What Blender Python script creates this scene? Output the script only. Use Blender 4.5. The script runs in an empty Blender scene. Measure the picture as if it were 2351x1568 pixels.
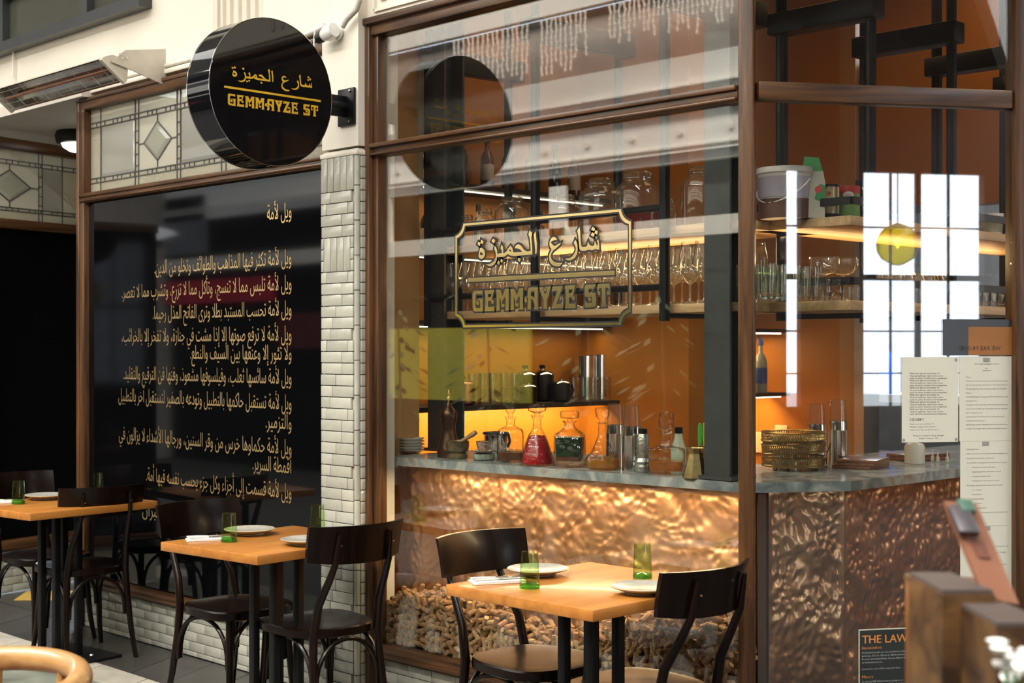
import bpy, bmesh, math, random
import numpy as np
from mathutils import Vector, Matrix, noise, geometry
random.seed(7)
SC = bpy.context.scene
COL = SC.collection
R3 = lambda *a: Vector(a)

# ---------------------------------------------------------------- camera
H = 1.55
TH = math.radians(45.5)
FPX, CX, CY = 3265.0, 1175.5, 800.0
cam = bpy.data.cameras.new('camera'); cob = bpy.data.objects.new('camera', cam); COL.objects.link(cob)
cob.location = (0, 0, H); cob.rotation_euler = (math.pi/2, 0, TH)
cam.sensor_width = 36; cam.lens = 36*FPX/2351; cam.shift_y = (CY-784)/2351
cam.clip_start = .05
cam.dof.use_dof = True; cam.dof.focus_distance = 5.6; cam.dof.aperture_fstop = 4.5
SC.camera = cob
# ---------------------------------------------------------------- world, lights, exposure
w = bpy.data.worlds.new('sky'); SC.world = w; w.use_nodes = True
bg = w.node_tree.nodes['Background']; bg.inputs[0].default_value = (.80, .88, 1, 1); bg.inputs[1].default_value = 10
def area(name, loc, rot, sx, sy, e, col=(1, 1, 1)):
    l = bpy.data.lights.new(name, 'AREA'); l.shape = 'RECTANGLE'; l.size = sx; l.size_y = sy; l.energy = e; l.color = col
    o = bpy.data.objects.new(name, l); COL.objects.link(o); o.location = loc; o.rotation_euler = rot
    return o
area('daylight_fill', (-4.5, .6, 6.3), (0, 0, 0), 13, 3.2, 430, (1, .97, .92))  # overhead daylight fill, hung below the closed arcade roof
area('daylight_fill', (-5, -1.6, 6.2), (math.radians(-22), 0, 0), 16, .8, 3000, (1, .95, .87))  # extra strip added to brighten the far wall that the window reflects
area('bar_fill', (-3.9, 5.2, 3.55), (0, 0, 0), 1.6, .5, 7, (1, .62, .3))  # this and the next are warm fills added over the bar
area('bar_fill', (-3.2, 6.4, 3.55), (0, 0, 0), .8, .8, 5, (1, .62, .3))
area('bar_fill', (-1.0, 5.5, 3.6), (0, 0, 0), 1.2, .8, 30, (1, .82, .66))  # extra fill added to give the right copper side something to reflect
area('kitchen_fill', (-4.7, 8.2, 2.95), (0, 0, 0), .8, .8, 70, (.9, .95, 1))  # fill added to lift the dark kitchen, no lamp body
SC.view_settings.view_transform = 'Standard'; SC.view_settings.look = 'None'
SC.view_settings.exposure = 0.0; SC.view_settings.gamma = 1.0
try: SC.view_settings.use_curve_mapping = False
except Exception: pass
SC.cycles.transparent_max_bounces = 40
SC.cycles.max_bounces = 10; SC.cycles.glossy_bounces = 5
SC.cycles.caustics_reflective = False; SC.cycles.caustics_refractive = False
SC.cycles.sample_clamp_indirect = 4.0

# ---------------------------------------------------------------- geometry of the view onto real planes
RV = R3(math.cos(TH), math.sin(TH), 0); FV = R3(-math.sin(TH), math.cos(TH), 0)
def ray(px, py): return RV*((px-CX)/FPX) + FV + R3(0, 0, (CY-py)/FPX)
ORG = R3(0, 0, H)
def hit(px, py, p, n):
    d = ray(px, py); n = Vector(n); return ORG + d*((Vector(p)-ORG).dot(n)/d.dot(n))
def on_y(px, py, Y): return hit(px, py, (0, Y, 0), (0, 1, 0))
def on_x(px, py, X): return hit(px, py, (X, 0, 0), (1, 0, 0))
def on_z(px, py, Z): return hit(px, py, (0, 0, Z), (0, 0, 1))
def on_line(px, a, b, z=None):          # where the column px crosses the vertical plane through a,b
    dx, dy = b[0]-a[0], b[1]-a[1]
    p = hit(px, CY, (a[0], a[1], 0), (dy, -dx, 0))
    if z is not None: p.z = z
    return p
YF = 3.875                               # the shopfront plane
P0 = R3(-2.824, 3.873, 0); DR = R3(.552, .834, 0); NR = R3(.834, -.552, 0)   # right-hand pane

# ---------------------------------------------------------------- objects
def tag(o, label=None, cat=None, group=None, kind=None):
    if label: o['label'] = label
    if cat: o['category'] = cat
    if group: o['group'] = group
    if kind: o['kind'] = kind
    return o
def thing(name, label=None, cat=None, loc=(0, 0, 0), rz=0, group=None, kind=None):
    o = bpy.data.objects.new(name, None); COL.objects.link(o); o.location = loc; o.rotation_euler = (0, 0, rz)
    o.empty_display_size = .05
    return tag(o, label, cat, group, kind)
ORD = ('first', 'second', 'third', 'fourth', 'fifth', 'sixth', 'seventh', 'eighth', 'ninth', 'tenth', 'eleventh', 'twelfth', 'thirteenth', 'fourteenth', 'fifteenth', 'sixteenth', 'seventeenth', 'eighteenth')
def kids(o): return [c for c in ALLK.get(o.name, [])]
ALLK = {}
def reg(o, parent):
    if parent: ALLK.setdefault(parent.name, []).append(o)
def link(name, me, mat=None, parent=None, loc=None, rz=None):
    o = bpy.data.objects.new(name, me); COL.objects.link(o)
    if mat and not me.materials: me.materials.append(mat)
    if parent: o.parent = parent; reg(o, parent)
    if loc is not None: o.location = loc
    if rz is not None: o.rotation_euler = (0, 0, rz)
    return o
def copy_tree(o, loc=None, rz=None, parent=None):
    c = o.copy(); COL.objects.link(c)
    if parent: c.parent = parent; reg(c, parent)
    if loc is not None: c.location = loc
    if rz is not None: c.rotation_euler = (0, 0, rz)
    for k in kids(o): copy_tree(k, parent=c)
    return c

class G:
    def __init__(s): s.v = []; s.f = []
    def add(s, vs, fs):
        b = len(s.v); s.v += [Vector(x) for x in vs]; s.f += [tuple(b+i for i in f) for f in fs]; return s
    def box(s, c, d, rot=None, bev=0):
        x, y, z = d[0]/2, d[1]/2, d[2]/2; c = Vector(c)
        if bev:
            bm = bmesh.new(); bmesh.ops.create_cube(bm, size=1); bmesh.ops.scale(bm, vec=d, verts=bm.verts)
            bmesh.ops.bevel(bm, geom=bm.edges[:], offset=bev, segments=2, affect='EDGES', profile=.5)
            vs = [v.co.copy() for v in bm.verts]; bm.verts.index_update(); fs = [tuple(v.index for v in f.verts) for f in bm.faces]; bm.free()
        else:
            vs = [R3(i*x, j*y, k*z) for i in (-1, 1) for j in (-1, 1) for k in (-1, 1)]
            fs = [(0, 1, 3, 2), (4, 6, 7, 5), (0, 4, 5, 1), (2, 3, 7, 6), (0, 2, 6, 4), (1, 5, 7, 3)]
        if rot: vs = [rot @ v for v in vs]
        return s.add([v+c for v in vs], fs)
    def lathe(s, prof, n=20, c=(0, 0, 0), rot=None, cap=True, sq=None):
        c = Vector(c); vs = []; fs = []
        for r, z in prof:
            for i in range(n):
                a = 2*math.pi*(i+.5)/n; x, y = math.cos(a), math.sin(a)
                if sq:
                    m = (abs(x)**sq+abs(y)**sq)**(-1/sq); x *= m; y *= m
                vs.append(R3(r*x, r*y, z))
        for k in range(len(prof)-1):
            for i in range(n):
                j = (i+1) % n; fs.append((k*n+i, k*n+j, (k+1)*n+j, (k+1)*n+i))
        if cap:
            if prof[0][0] > 1e-4: fs.append(tuple(reversed(range(n))))
            if prof[-1][0] > 1e-4: fs.append(tuple((len(prof)-1)*n+i for i in range(n)))
        if rot: vs = [rot @ v for v in vs]
        return s.add([v+c for v in vs], fs)
    def tube(s, pts, rad, n=8, cap=True, flat=None):
        pts = [Vector(p) for p in pts]; m = len(pts); vs = []; fs = []
        rad = rad if isinstance(rad, (list, tuple)) else [rad]*m
        up = None
        for i, p in enumerate(pts):
            t = (pts[min(i+1, m-1)]-pts[max(i-1, 0)]).normalized()
            if up is None:
                up = R3(0, 0, 1) if abs(t.z) < .9 else R3(1, 0, 0)
            a = t.cross(up).normalized(); b = a.cross(t).normalized(); up = b
            fb = flat or 1
            for k in range(n):
                an = 2*math.pi*(k+.5)/n; vs.append(p + a*math.cos(an)*rad[i] + b*math.sin(an)*rad[i]*fb)
        for i in range(m-1):
            for k in range(n):
                l = (k+1) % n; fs.append((i*n+k, i*n+l, (i+1)*n+l, (i+1)*n+k))
        if cap: fs += [tuple(reversed(range(n))), tuple((m-1)*n+k for k in range(n))]
        return s.add(vs, fs)
    def prism(s, pts, z0, z1, mat=None):            # pts: 2D outline
        n = len(pts); vs = [R3(x, y, z0) for x, y in pts]+[R3(x, y, z1) for x, y in pts]
        fs = [tuple(reversed(range(n))), tuple(range(n, 2*n))]+[(i, (i+1) % n, n+(i+1) % n, n+i) for i in range(n)]
        if mat: vs = [mat @ v for v in vs]
        return s.add(vs, fs)
    def beam(s, a, b, wd, ht, off=(0, 0, 0)):        # bar of rectangular section between two points (width horizontal)
        a, b = Vector(a), Vector(b); t = (b-a); L = t.length; t.normalize()
        u = R3(0, 0, 1) if abs(t.z) < .9 else R3(0, 1, 0)
        sx = t.cross(u).normalized(); uz = sx.cross(t).normalized()
        M = Matrix((t, sx, uz)).transposed()
        return s.box((a+b)/2+Vector(off), (L, wd, ht), M)
    def mesh(s, name, smooth=True, ang=35):
        me = bpy.data.meshes.new(name); me.from_pydata(s.v, [], s.f); me.validate()
        bm = bmesh.new(); bm.from_mesh(me); bmesh.ops.recalc_face_normals(bm, faces=bm.faces); bm.to_mesh(me); bm.free()
        if smooth:
            me.polygons.foreach_set('use_smooth', [True]*len(me.polygons)); me.set_sharp_from_angle(angle=math.radians(ang))
        return me
    def obj(s, name, mat, parent=None, loc=None, rz=None, smooth=True, ang=35):
        return link(name, s.mesh(name, smooth, ang), mat, parent, loc, rz)

# ---------------------------------------------------------------- materials
class NT:
    def __init__(s, name):
        s.m = bpy.data.materials.new(name); s.m.use_nodes = True; s.t = s.m.node_tree
        s.b = s.t.nodes['Principled BSDF']; s.out = s.t.nodes['Material Output']
    def n(s, typ, **kw):
        nd = s.t.nodes.new(typ)
        for k, v in kw.items():
            if k in nd.inputs: nd.inputs[k].default_value = v
            else: setattr(nd, k, v)
        return nd
    def l(s, a, b): s.t.links.new(a, b)
    def coord(s, scale=(1, 1, 1), kind='Object', rand=False):
        tc = s.n('ShaderNodeTexCoord'); mp = s.n('ShaderNodeMapping'); mp.inputs['Scale'].default_value = scale
        s.l(tc.outputs[kind], mp.inputs['Vector'])
        if rand:
            oi = s.n('ShaderNodeObjectInfo'); ml = s.n('ShaderNodeMath', operation='MULTIPLY'); ml.inputs[1].default_value = 37
            s.l(oi.outputs['Random'], ml.inputs[0]); s.l(ml.outputs[0], mp.inputs['Location'])
        return mp.outputs[0]
    def ramp(s, fac, stops):
        r = s.n('ShaderNodeValToRGB'); e = r.color_ramp.elements
        while len(e) < len(stops): e.new(.5)
        for i, (p, c) in enumerate(stops): e[i].position = p; e[i].color = (*c, 1)
        s.l(fac, r.inputs[0]); return r.outputs[0]
    def bump(s, h, strength=.3, dist=.01):
        b = s.n('ShaderNodeBump', Strength=strength, Distance=dist); s.l(h, b.inputs['Height']); s.l(b.outputs[0], s.b.inputs['Normal']); return b
MATS = {}
def pm(name, col, rough=.5, metal=0, coat=0, var=0, noise_s=8, noise_a=.12, bump=0, emis=None, es=0, spec=None):
    if name in MATS: return MATS[name]
    t = NT(name); b = t.b; b.inputs['Roughness'].default_value = rough; b.inputs['Metallic'].default_value = metal
    b.inputs['Coat Weight'].default_value = coat; b.inputs['Coat Roughness'].default_value = .08
    if spec is not None: b.inputs['Specular IOR Level'].default_value = spec
    v = t.coord()
    nz = t.n('ShaderNodeTexNoise', Scale=noise_s, Detail=4); t.l(v, nz.inputs['Vector'])
    c = Vector(col); k = noise_a
    lo, hi = c*(1-k), c*(1+k)
    rc = t.ramp(nz.outputs[0], [(.3, tuple(lo)), (.7, tuple(min(1, x) for x in hi))])
    if var:
        oi = t.n('ShaderNodeObjectInfo'); hs = t.n('ShaderNodeHueSaturation')
        mr = t.n('ShaderNodeMapRange'); mr.inputs['To Min'].default_value = 1-var; mr.inputs['To Max'].default_value = 1+var
        t.l(oi.outputs['Random'], mr.inputs[0]); t.l(mr.outputs[0], hs.inputs['Value']); t.l(rc, hs.inputs['Color']); rc = hs.outputs[0]
    t.l(rc, b.inputs['Base Color'])
    if bump: t.bump(nz.outputs[0], bump, .005)
    if emis: b.inputs['Emission Color'].default_value = (*emis, 1); b.inputs['Emission Strength'].default_value = es
    MATS[name] = t.m; return t.m
def wood(name, c1, c2, ax='x', rough=.45, coat=0, sc=1.0, var=.12):
    if name in MATS: return MATS[name]
    t = NT(name); s = {'x': (1.2, 22, 22), 'y': (22, 1.2, 22), 'z': (22, 22, 1.2)}[ax]
    v = t.coord(tuple(k*sc for k in s), rand=True)
    nz = t.n('ShaderNodeTexNoise', Scale=1.6, Detail=6, Roughness=.62, Distortion=.6); t.l(v, nz.inputs['Vector'])
    c1, c2 = Vector(c1), Vector(c2)
    col = t.ramp(nz.outputs[0], [(.33, tuple(c1)), (.5, tuple((c1+c2)/2)), (.66, tuple(c2))])
    oi = t.n('ShaderNodeObjectInfo'); hs = t.n('ShaderNodeHueSaturation')
    mr = t.n('ShaderNodeMapRange'); mr.inputs['To Min'].default_value = 1-var; mr.inputs['To Max'].default_value = 1+var
    t.l(oi.outputs['Random'], mr.inputs[0]); t.l(mr.outputs[0], hs.inputs['Value']); t.l(col, hs.inputs['Color'])
    t.l(hs.outputs[0], t.b.inputs['Base Color']); t.b.inputs['Roughness'].default_value = rough
    t.b.inputs['Coat Weight'].default_value = coat; t.b.inputs['Coat Roughness'].default_value = .12
    t.bump(nz.outputs[0], .18, .004)
    if name == 'dark_bentwood': t.b.inputs['Specular IOR Level'].default_value = .2
    MATS[name] = t.m; return t.m
def glass(name, tint=(1, 1, 1), edge=(.75, .8, .78), f0=.04, rough=.01, bump=0, bs=60, milky=0, milk=(.8, .8, .8), voro=False):
    if name in MATS: return MATS[name]
    t = NT(name); t.t.nodes.remove(t.b)
    lw = t.n('ShaderNodeLayerWeight'); lw.inputs['Blend'].default_value = .5
    pw = t.n('ShaderNodeMath', operation='POWER'); pw.inputs[1].default_value = 5; t.l(lw.outputs['Facing'], pw.inputs[0])
    ma = t.n('ShaderNodeMath', operation='MULTIPLY_ADD'); ma.inputs[1].default_value = 1-f0; ma.inputs[2].default_value = f0; t.l(pw.outputs[0], ma.inputs[0])
    p3 = t.n('ShaderNodeMath', operation='POWER'); p3.inputs[1].default_value = 2.5; t.l(lw.outputs['Facing'], p3.inputs[0])
    mx = t.n('ShaderNodeMix', data_type='RGBA'); mx.inputs[6].default_value = (*tint, 1); mx.inputs[7].default_value = (*edge, 1); t.l(p3.outputs[0], mx.inputs[0])
    tr = t.n('ShaderNodeBsdfTransparent'); t.l(mx.outputs[2], tr.inputs[0])
    gl = t.n('ShaderNodeBsdfGlossy', Roughness=rough)
    ms = t.n('ShaderNodeMixShader'); t.l(ma.outputs[0], ms.inputs[0]); t.l(tr.outputs[0], ms.inputs[1]); t.l(gl.outputs[0], ms.inputs[2])
    o = ms.outputs[0]
    if bump:
        v = t.coord()
        if voro: nz = t.n('ShaderNodeTexVoronoi', Scale=bs); hh = nz.outputs['Distance']
        else: nz = t.n('ShaderNodeTexNoise', Scale=bs, Detail=2); hh = nz.outputs[0]
        t.l(v, nz.inputs['Vector'])
        bp = t.n('ShaderNodeBump', Strength=bump, Distance=.01); t.l(hh, bp.inputs['Height'])
        for nd in (gl, lw): t.l(bp.outputs[0], nd.inputs['Normal'])
    if milky:
        df = t.n('ShaderNodeBsdfDiffuse'); df.inputs[0].default_value = (*milk, 1)
        tl = t.n('ShaderNodeBsdfTranslucent'); tl.inputs[0].default_value = (*milk, 1)
        aa = t.n('ShaderNodeMixShader'); aa.inputs[0].default_value = .5; t.l(df.outputs[0], aa.inputs[1]); t.l(tl.outputs[0], aa.inputs[2])
        m2 = t.n('ShaderNodeMixShader'); m2.inputs[0].default_value = milky; t.l(o, m2.inputs[1]); t.l(aa.outputs[0], m2.inputs[2]); o = m2.outputs[0]
    t.l(o, t.out.inputs[0]); MATS[name] = t.m; return t.m
def emit(name, col, s):
    if name in MATS: return MATS[name]
    t = NT(name); t.t.nodes.remove(t.b); e = t.n('ShaderNodeEmission'); e.inputs[0].default_value = (*col, 1); e.inputs[1].default_value = s
    t.l(e.outputs[0], t.out.inputs[0]); MATS[name] = t.m; return t.m

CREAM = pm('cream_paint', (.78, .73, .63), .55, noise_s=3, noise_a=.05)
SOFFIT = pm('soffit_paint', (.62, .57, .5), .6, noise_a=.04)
OAKX = wood('oak_along_x', (.022, .009, .0035), (.125, .055, .019), 'x', .36)
OAKZ = wood('oak_along_z', (.022, .009, .0035), (.125, .055, .019), 'z', .36)
TOPW = wood('table_timber', (.31, .11, .018), (.48, .195, .038), 'y', .32, .14, .45, .05)
DARKW = wood('dark_bentwood', (.003, .0016, .0012), (.010, .0042, .0026), 'z', .24, .05, .5, .1)
STEEL = pm('black_steel', (.005, .005, .006), .42, .2, spec=.35)
GSTEEL = pm('grey_steel', (.055, .062, .06), .45, .5)
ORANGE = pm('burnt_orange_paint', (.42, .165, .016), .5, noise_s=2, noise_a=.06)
ORANGE_SHADE = pm('shaded_orange_paint', (.33, .125, .012), .5, noise_s=2, noise_a=.06)  # same orange, darkened for the dim upper walls and ceiling
TAN = pm('tan_paint', (.44, .24, .09), .5, noise_s=2, noise_a=.06)
TILE = pm('grey_green_tile', (.41, .41, .35), .16, coat=.4, var=.13, noise_s=14, noise_a=.10)
GROUT = pm('pale_grout', (.62, .58, .50), .9)
BLACKG = pm('black_gloss', (.004, .004, .005), .05, spec=.6, noise_a=.02)
BLACKP = pm('black_panel_gloss', (.002, .002, .0024), .045, spec=.34, noise_a=.02)
GOLD = pm('gold_leaf', (.93, .72, .33), .16, 1, noise_s=30, noise_a=.06)
GOLDP = pm('ochre_paint', (.66, .40, .02), .45)
GOLDT = pm('satin_gold_vinyl', (.80, .58, .28), .32, .85)
WINDOW = glass('shop_glass', (.97, .98, .965), (.9, .94, .92), .09)
CLEAR = glass('clear_glass', (.975, .98, .975), (.42, .42, .34), .09, milky=.045, milk=(.9, .85, .7))  # faint warm milkiness stands in for LED glints on the glass
CUT = glass('cut_glass', (.965, .97, .96), (.22, .23, .21), .055, .02, .55, 42, voro=True)
GREENG = glass('green_glass', (.76, .92, .62), (.22, .52, .14), .06, bump=.1, bs=40)
GREENB = glass('deep_green_glass', (.34, .80, .28), (.08, .40, .06), .05)
COPPERP = None
WHITE = pm('white_ceramic', (.78, .78, .75), .2, coat=.4)
PLATE = pm('speckled_stoneware', (.34, .33, .29), .3, coat=.3, noise_s=60, noise_a=.12)
PLATER = pm('stoneware_rim', (.42, .34, .25), .35)
PAPER = pm('paper', (.68, .67, .56), .7, noise_a=.02)
INK = pm('printed_ink', (.02, .02, .02), .6)
CHROME = pm('polished_steel', (.72, .70, .66), .13, 1)
BRASS = pm('aged_brass', (.48, .38, .17), .28, 1, noise_s=20, noise_a=.25)
BRONZE = pm('dark_bronze', (.10, .055, .028), .28, .8, noise_a=.3)
LED = emit('led_strip', (1, .83, .55), 9)
LEDW = emit('led_cool', (1, .90, .68), 3)
LEAD = pm('lead_came', (.10, .10, .095), .5, .5)
SHELFW = wood('shelf_timber', (.42, .25, .11), (.62, .42, .22), 'x', .45)
SHELFY = wood('shelf_timber_y', (.42, .25, .11), (.62, .42, .22), 'y', .45)

# ---------------------------------------------------------------- lettering helpers
def fill_contours(cons, M, depth=0):
    """cons: list of contours (2D). Fill by non-zero winding after merging; returns verts, tris mapped by M(x,y)->Vector"""
    vs, fs, sg, cons2 = [], [], [], []
    for c in cons:
        a = sum(c[i][0]*c[(i+1) % len(c)][1]-c[(i+1) % len(c)][0]*c[i][1] for i in range(len(c)))
        if abs(a) < 1e-12: continue
        c2 = c; cons2.append(c)
        b = len(vs); vs += [Vector(p) for p in c2]; fs.append(list(range(b, b+len(c2)))); sg.append(1 if a > 0 else -1)
    es = []; Ea = []; Eb = []
    for c, f in zip(cons2, fs):
        n = len(f)
        for i in range(n):
            es.append((f[i], f[(i+1) % n])); Ea.append(c[i]); Eb.append(c[(i+1) % n])
    ov, oe, of, _, _, _ = geometry.delaunay_2d_cdt(vs, es, [], 0, 1e-7, False)
    A_n, B_n = np.array(Ea), np.array(Eb)
    V_n = np.array([(v.x, v.y) for v in ov]); T_n = V_n[np.array([f[:3] for f in of])].mean(axis=1)
    x1, y1, x2, y2 = A_n[:, 0], A_n[:, 1], B_n[:, 0], B_n[:, 1]
    wn = np.zeros(len(T_n))
    px_, py_ = T_n[:, 0:1], T_n[:, 1:2]
    side = (x2-x1)[None]*(py_-y1[None])-(px_-x1[None])*(y2-y1)[None]
    wn = ((y1[None] <= py_) & (y2[None] > py_) & (side > 0)).sum(1)-((y1[None] > py_) & (y2[None] <= py_) & (side < 0)).sum(1)
    tris = [f for f, w_n in zip(of, wn) if w_n != 0]
    return [M(v.x, v.y) for v in ov], tris
def flat_obj(name, cons_groups, M, mat, parent=None):
    g = G()
    for cons in cons_groups:
        try: v, t = fill_contours(cons, M); g.add(v, t)
        except Exception as ex: print('fill failed', ex)
    me = bpy.data.meshes.new(name); me.from_pydata(g.v, [], g.f)
    return link(name, me, mat, parent)
def offset_outline(c, d, hole=False):
    # grow a polygon by d along vertex normals
    n = len(c); out = []
    a = sum(c[i][0]*c[(i+1) % n][1]-c[(i+1) % n][0]*c[i][1] for i in range(n)); s = 1 if a > 0 else -1
    if hole: s = -s
    for i in range(n):
        p0, p, p1 = Vector(c[i-1]), Vector(c[i]), Vector(c[(i+1) % n])
        e0 = (p-p0).normalized(); e1 = (p1-p).normalized()
        n0 = R3(e0.y, -e0.x, 0)*s; n1 = R3(e1.y, -e1.x, 0)*s
        m = n0+n1; m = Vector((m.x, m.y)) if m.length > 1e-6 else Vector((n0.x, n0.y))
        m.normalize(); k = max(.45, m.x*n0.x+m.y*n0.y)
        out.append((p.x+m.x*d/k, p.y+m.y*d/k))
    return out
def shape(s):
    B = {'ا':(0xFE8D,2),'أ':(0xFE83,2),'إ':(0xFE87,2),'آ':(0xFE81,2),'ب':(0xFE8F,4),'ة':(0xFE93,2),'ت':(0xFE95,4),'ث':(0xFE99,4),'ج':(0xFE9D,4),'ح':(0xFEA1,4),'خ':(0xFEA5,4),'د':(0xFEA9,2),'ذ':(0xFEAB,2),'ر':(0xFEAD,2),'ز':(0xFEAF,2),'س':(0xFEB1,4),'ش':(0xFEB5,4),'ص':(0xFEB9,4),'ط':(0xFEC1,4),'ع':(0xFEC9,4),'ف':(0xFED1,4),'ق':(0xFED5,4),'ك':(0xFED9,4),'ل':(0xFEDD,4),'م':(0xFEE1,4),'ن':(0xFEE5,4),'ه':(0xFEE9,4),'و':(0xFEED,2),'ى':(0xFEEF,2),'ي':(0xFEF1,4),'ئ':(0xFE89,4),'ؤ':(0xFE85,2),'ء':(0xFE80,1)}
    s = ''.join(c for c in s if c not in 'ًّ')
    for a, b in (('لأ', '\uE001'), ('لا', '\uE002'), ('لإ', '\uE003')): s = s.replace(a, b)
    B['\uE001'] = (0xFEF7, 2); B['\uE002'] = (0xFEFB, 2); B['\uE003'] = (0xFEF9, 2)
    out = []
    for i, c in enumerate(s):
        if c not in B: out.append(c); continue
        p = i > 0 and s[i-1] in B and B[s[i-1]][1] == 4 and B[c][1] > 1
        n = i+1 < len(s) and s[i+1] in B and B[c][1] == 4 and B[s[i+1]][1] > 1
        out.append(chr(B[c][0]+((3 if n else 1) if p else (2 if n else 0))))
    return ''.join(reversed(out))
def text_contours(s, res=3, offset=0, font=None):
    """contours of a line of text set at size 1 with the built-in font; list per island group"""
    cu = bpy.data.curves.new('t', 'FONT'); cu.body = s; cu.size = 1; cu.resolution_u = res; cu.fill_mode = 'NONE'; cu.offset = offset
    ob = bpy.data.objects.new('t', cu); COL.objects.link(ob)
    dg = bpy.context.evaluated_depsgraph_get(); dg.update()
    me = bpy.data.meshes.new_from_object(ob.evaluated_get(dg))
    adj = {}
    for e in me.edges:
        a, b = e.vertices; adj.setdefault(a, []).append(b); adj.setdefault(b, []).append(a)
    seen = set(); cons = []
    co = [v.co.copy() for v in me.vertices]
    for v in range(len(co)):
        if v in seen or v not in adj: continue
        loop = [v]; seen.add(v); cur = v
        # follow in stored edge order to keep the winding
        nxt = min(adj[v]) if (v+1) in adj[v] else adj[v][0]
        if (v+1) in adj[v]: nxt = v+1
        while nxt not in seen:
            loop.append(nxt); seen.add(nxt); c2 = [q for q in adj[nxt] if q not in seen]
            if not c2: break
            nxt = c2[0]
        if len(loop) > 2: cons.append([(co[q].x, co[q].y) for q in loop])
    bpy.data.objects.remove(ob); bpy.data.curves.remove(cu); bpy.data.meshes.remove(me)
    return cons
def group_cons(cons):
    """group contours whose boxes overlap so each fill is small"""
    bx = [(min(p[0] for p in c), max(p[0] for p in c)) for c in cons]
    order = sorted(range(len(cons)), key=lambda i: bx[i][0]); gs = []; end = None
    for i in order:
        if end is None or bx[i][0] > end-1e-4: gs.append([cons[i]]); end = bx[i][1]
        else: gs[-1].append(cons[i]); end = max(end, bx[i][1])
    return gs
def text_obj(name, s, fn, mat, parent=None, res=2, offset=0):
    """fn(xmin,xmax)->mapping M"""
    cons = text_contours(s, res, offset)
    xs = [p[0] for c in cons for p in c]
    return flat_obj(name, group_cons(cons), fn(min(xs), max(xs)), mat, parent)
# ================================================================ STRUCTURE
def struct(name, g, mat, parent=None, **k):
    o = g.obj(name, mat, parent, **k)
    if parent is None: o['kind'] = 'structure'
    return o
XL, XPL, XPR, XW0, XW1 = -7.345, -5.055, -4.80, -4.80, -2.845     # panel bay left, pillar left/right, window left/right
ZT = 2.94                                                          # top of the shopfront joinery
# ---- floor: a slab with dark diagonal tiles, a pale border and grey-green marble beyond
fl = struct('floor', G().box((-5, 2, -.06), (30, 20, .1)), pm('dark_grout', (.05, .048, .045), .8))
DT = pm('dark_floor_tile', (.045, .042, .040), .33, var=.22, noise_s=5, noise_a=.25)
LT = pm('pale_floor_tile', (.40, .37, .31), .4, var=.12, noise_s=12, noise_a=.15)
MT = pm('marble_floor_tile', (.16, .17, .14), .35, var=.15, noise_s=6, noise_a=.35)
def floor_tile(quad, mat, gap=.003):
    c = sum((Vector(q) for q in quad), Vector((0, 0)))/4
    q = [Vector(p)+(c-Vector(p)).normalized()*gap for p in quad]
    G().prism([(p.x, p.y) for p in q], -.010, random.uniform(-.0012, 0)).obj('floor_tile', mat, fl, smooth=False)
sk = .55
for r, (y0, y1) in enumerate([(3.46, 3.868)]):
    x = -8.6
    while x < -2.3:
        floor_tile([(x, y0), (x+.31, y0), (x+.31-.22, y1), (x-.22, y1)], DT); x += .31
x = -8.8
while x < -3.2:
    floor_tile([(x, 3.26), (x+.42, 3.26), (x+.42-.10, 3.46), (x-.10, 3.46)], LT); x += .42
for y0, dy in ((2.82, .44), (2.38, .44)):
    x = -9
    while x < -3.6:
        floor_tile([(x, y0), (x+.62, y0), (x+.62-.22, y0+dy), (x-.22, y0+dy)], MT if (int(x*10)) % 3 else LT); x += .62
for i in range(6):                                       # recess floor
    for j in range(4):
        x = -8.65+i*.33; y = 3.87+j*.33; floor_tile([(x, y), (x+.33, y), (x+.33, y+.33), (x, y+.33)], DT)
q = [on_z(px, py, .0015) for px, py in ((32, 1378), (62, 1357), (150, 1357), (168, 1357), (142, 1378))]
st = G().add([(p.x, p.y, .0008) for p in q]+[(p.x, p.y, .0030) for p in q], [(0, 1, 2, 3, 4), (5, 6, 7, 8, 9)]+[(i, (i+1) % 5, 5+(i+1) % 5, 5+i) for i in range(5)]).obj('floor_sticker', pm('yellow_sticker', (.62, .40, .08), .5), smooth=False)
tag(st, 'yellow sticker lying on dark floor tiles behind the far left table', 'sticker')

# ---- facade wall: plinths, piers, white wall above
g = G()
wfl = G(); wfl.box(((XL+XPL)/2, YF+.10, .11), (XPL-XL, .14, .22))                      # core of plinth below the black panel
wfl.box(((XW0+XW1)/2, YF+.08, .10), (XW1-XW0+.05, .10, .20)); struct('wall_front_base', wfl, CREAM, smooth=False)
g.box((-7.3+.6, YF+.14, ZT+1.9), (6.0, .2, 3.8-.02))                        # wall above (left)
g.box((-3.3, YF+.14, ZT+2.06), (1.5+1.2, .2, 4.1))
g.box((-11, YF+.14, ZT+1.9), (3.2, .2, 3.8))
g.box((-4.2, YF+.06, ZT+.43+.0), (2.75, .18, .80))
g.box((XPL+.127, YF+.03, 2.42+2.2), (.255, .22, 4.4))                       # plaster above the tiled pier
struct('wall_pier_core', G().box((XPL+.127, YF+.05, 1.2), (.235, .16, 2.4)), CREAM, smooth=False)
wf = struct('wall_front', g, CREAM, smooth=False)
struct('wall_front_far', G().box((5.6, 5.6, 2.2), (10, .1, 4.4)), pm('far_front', (.10, .07, .05), .7), smooth=False)
struct('wall_front_far', G().box((5.4, YF+.2, 5.5), (16, .1, 2.4)), CREAM, smooth=False)
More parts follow.
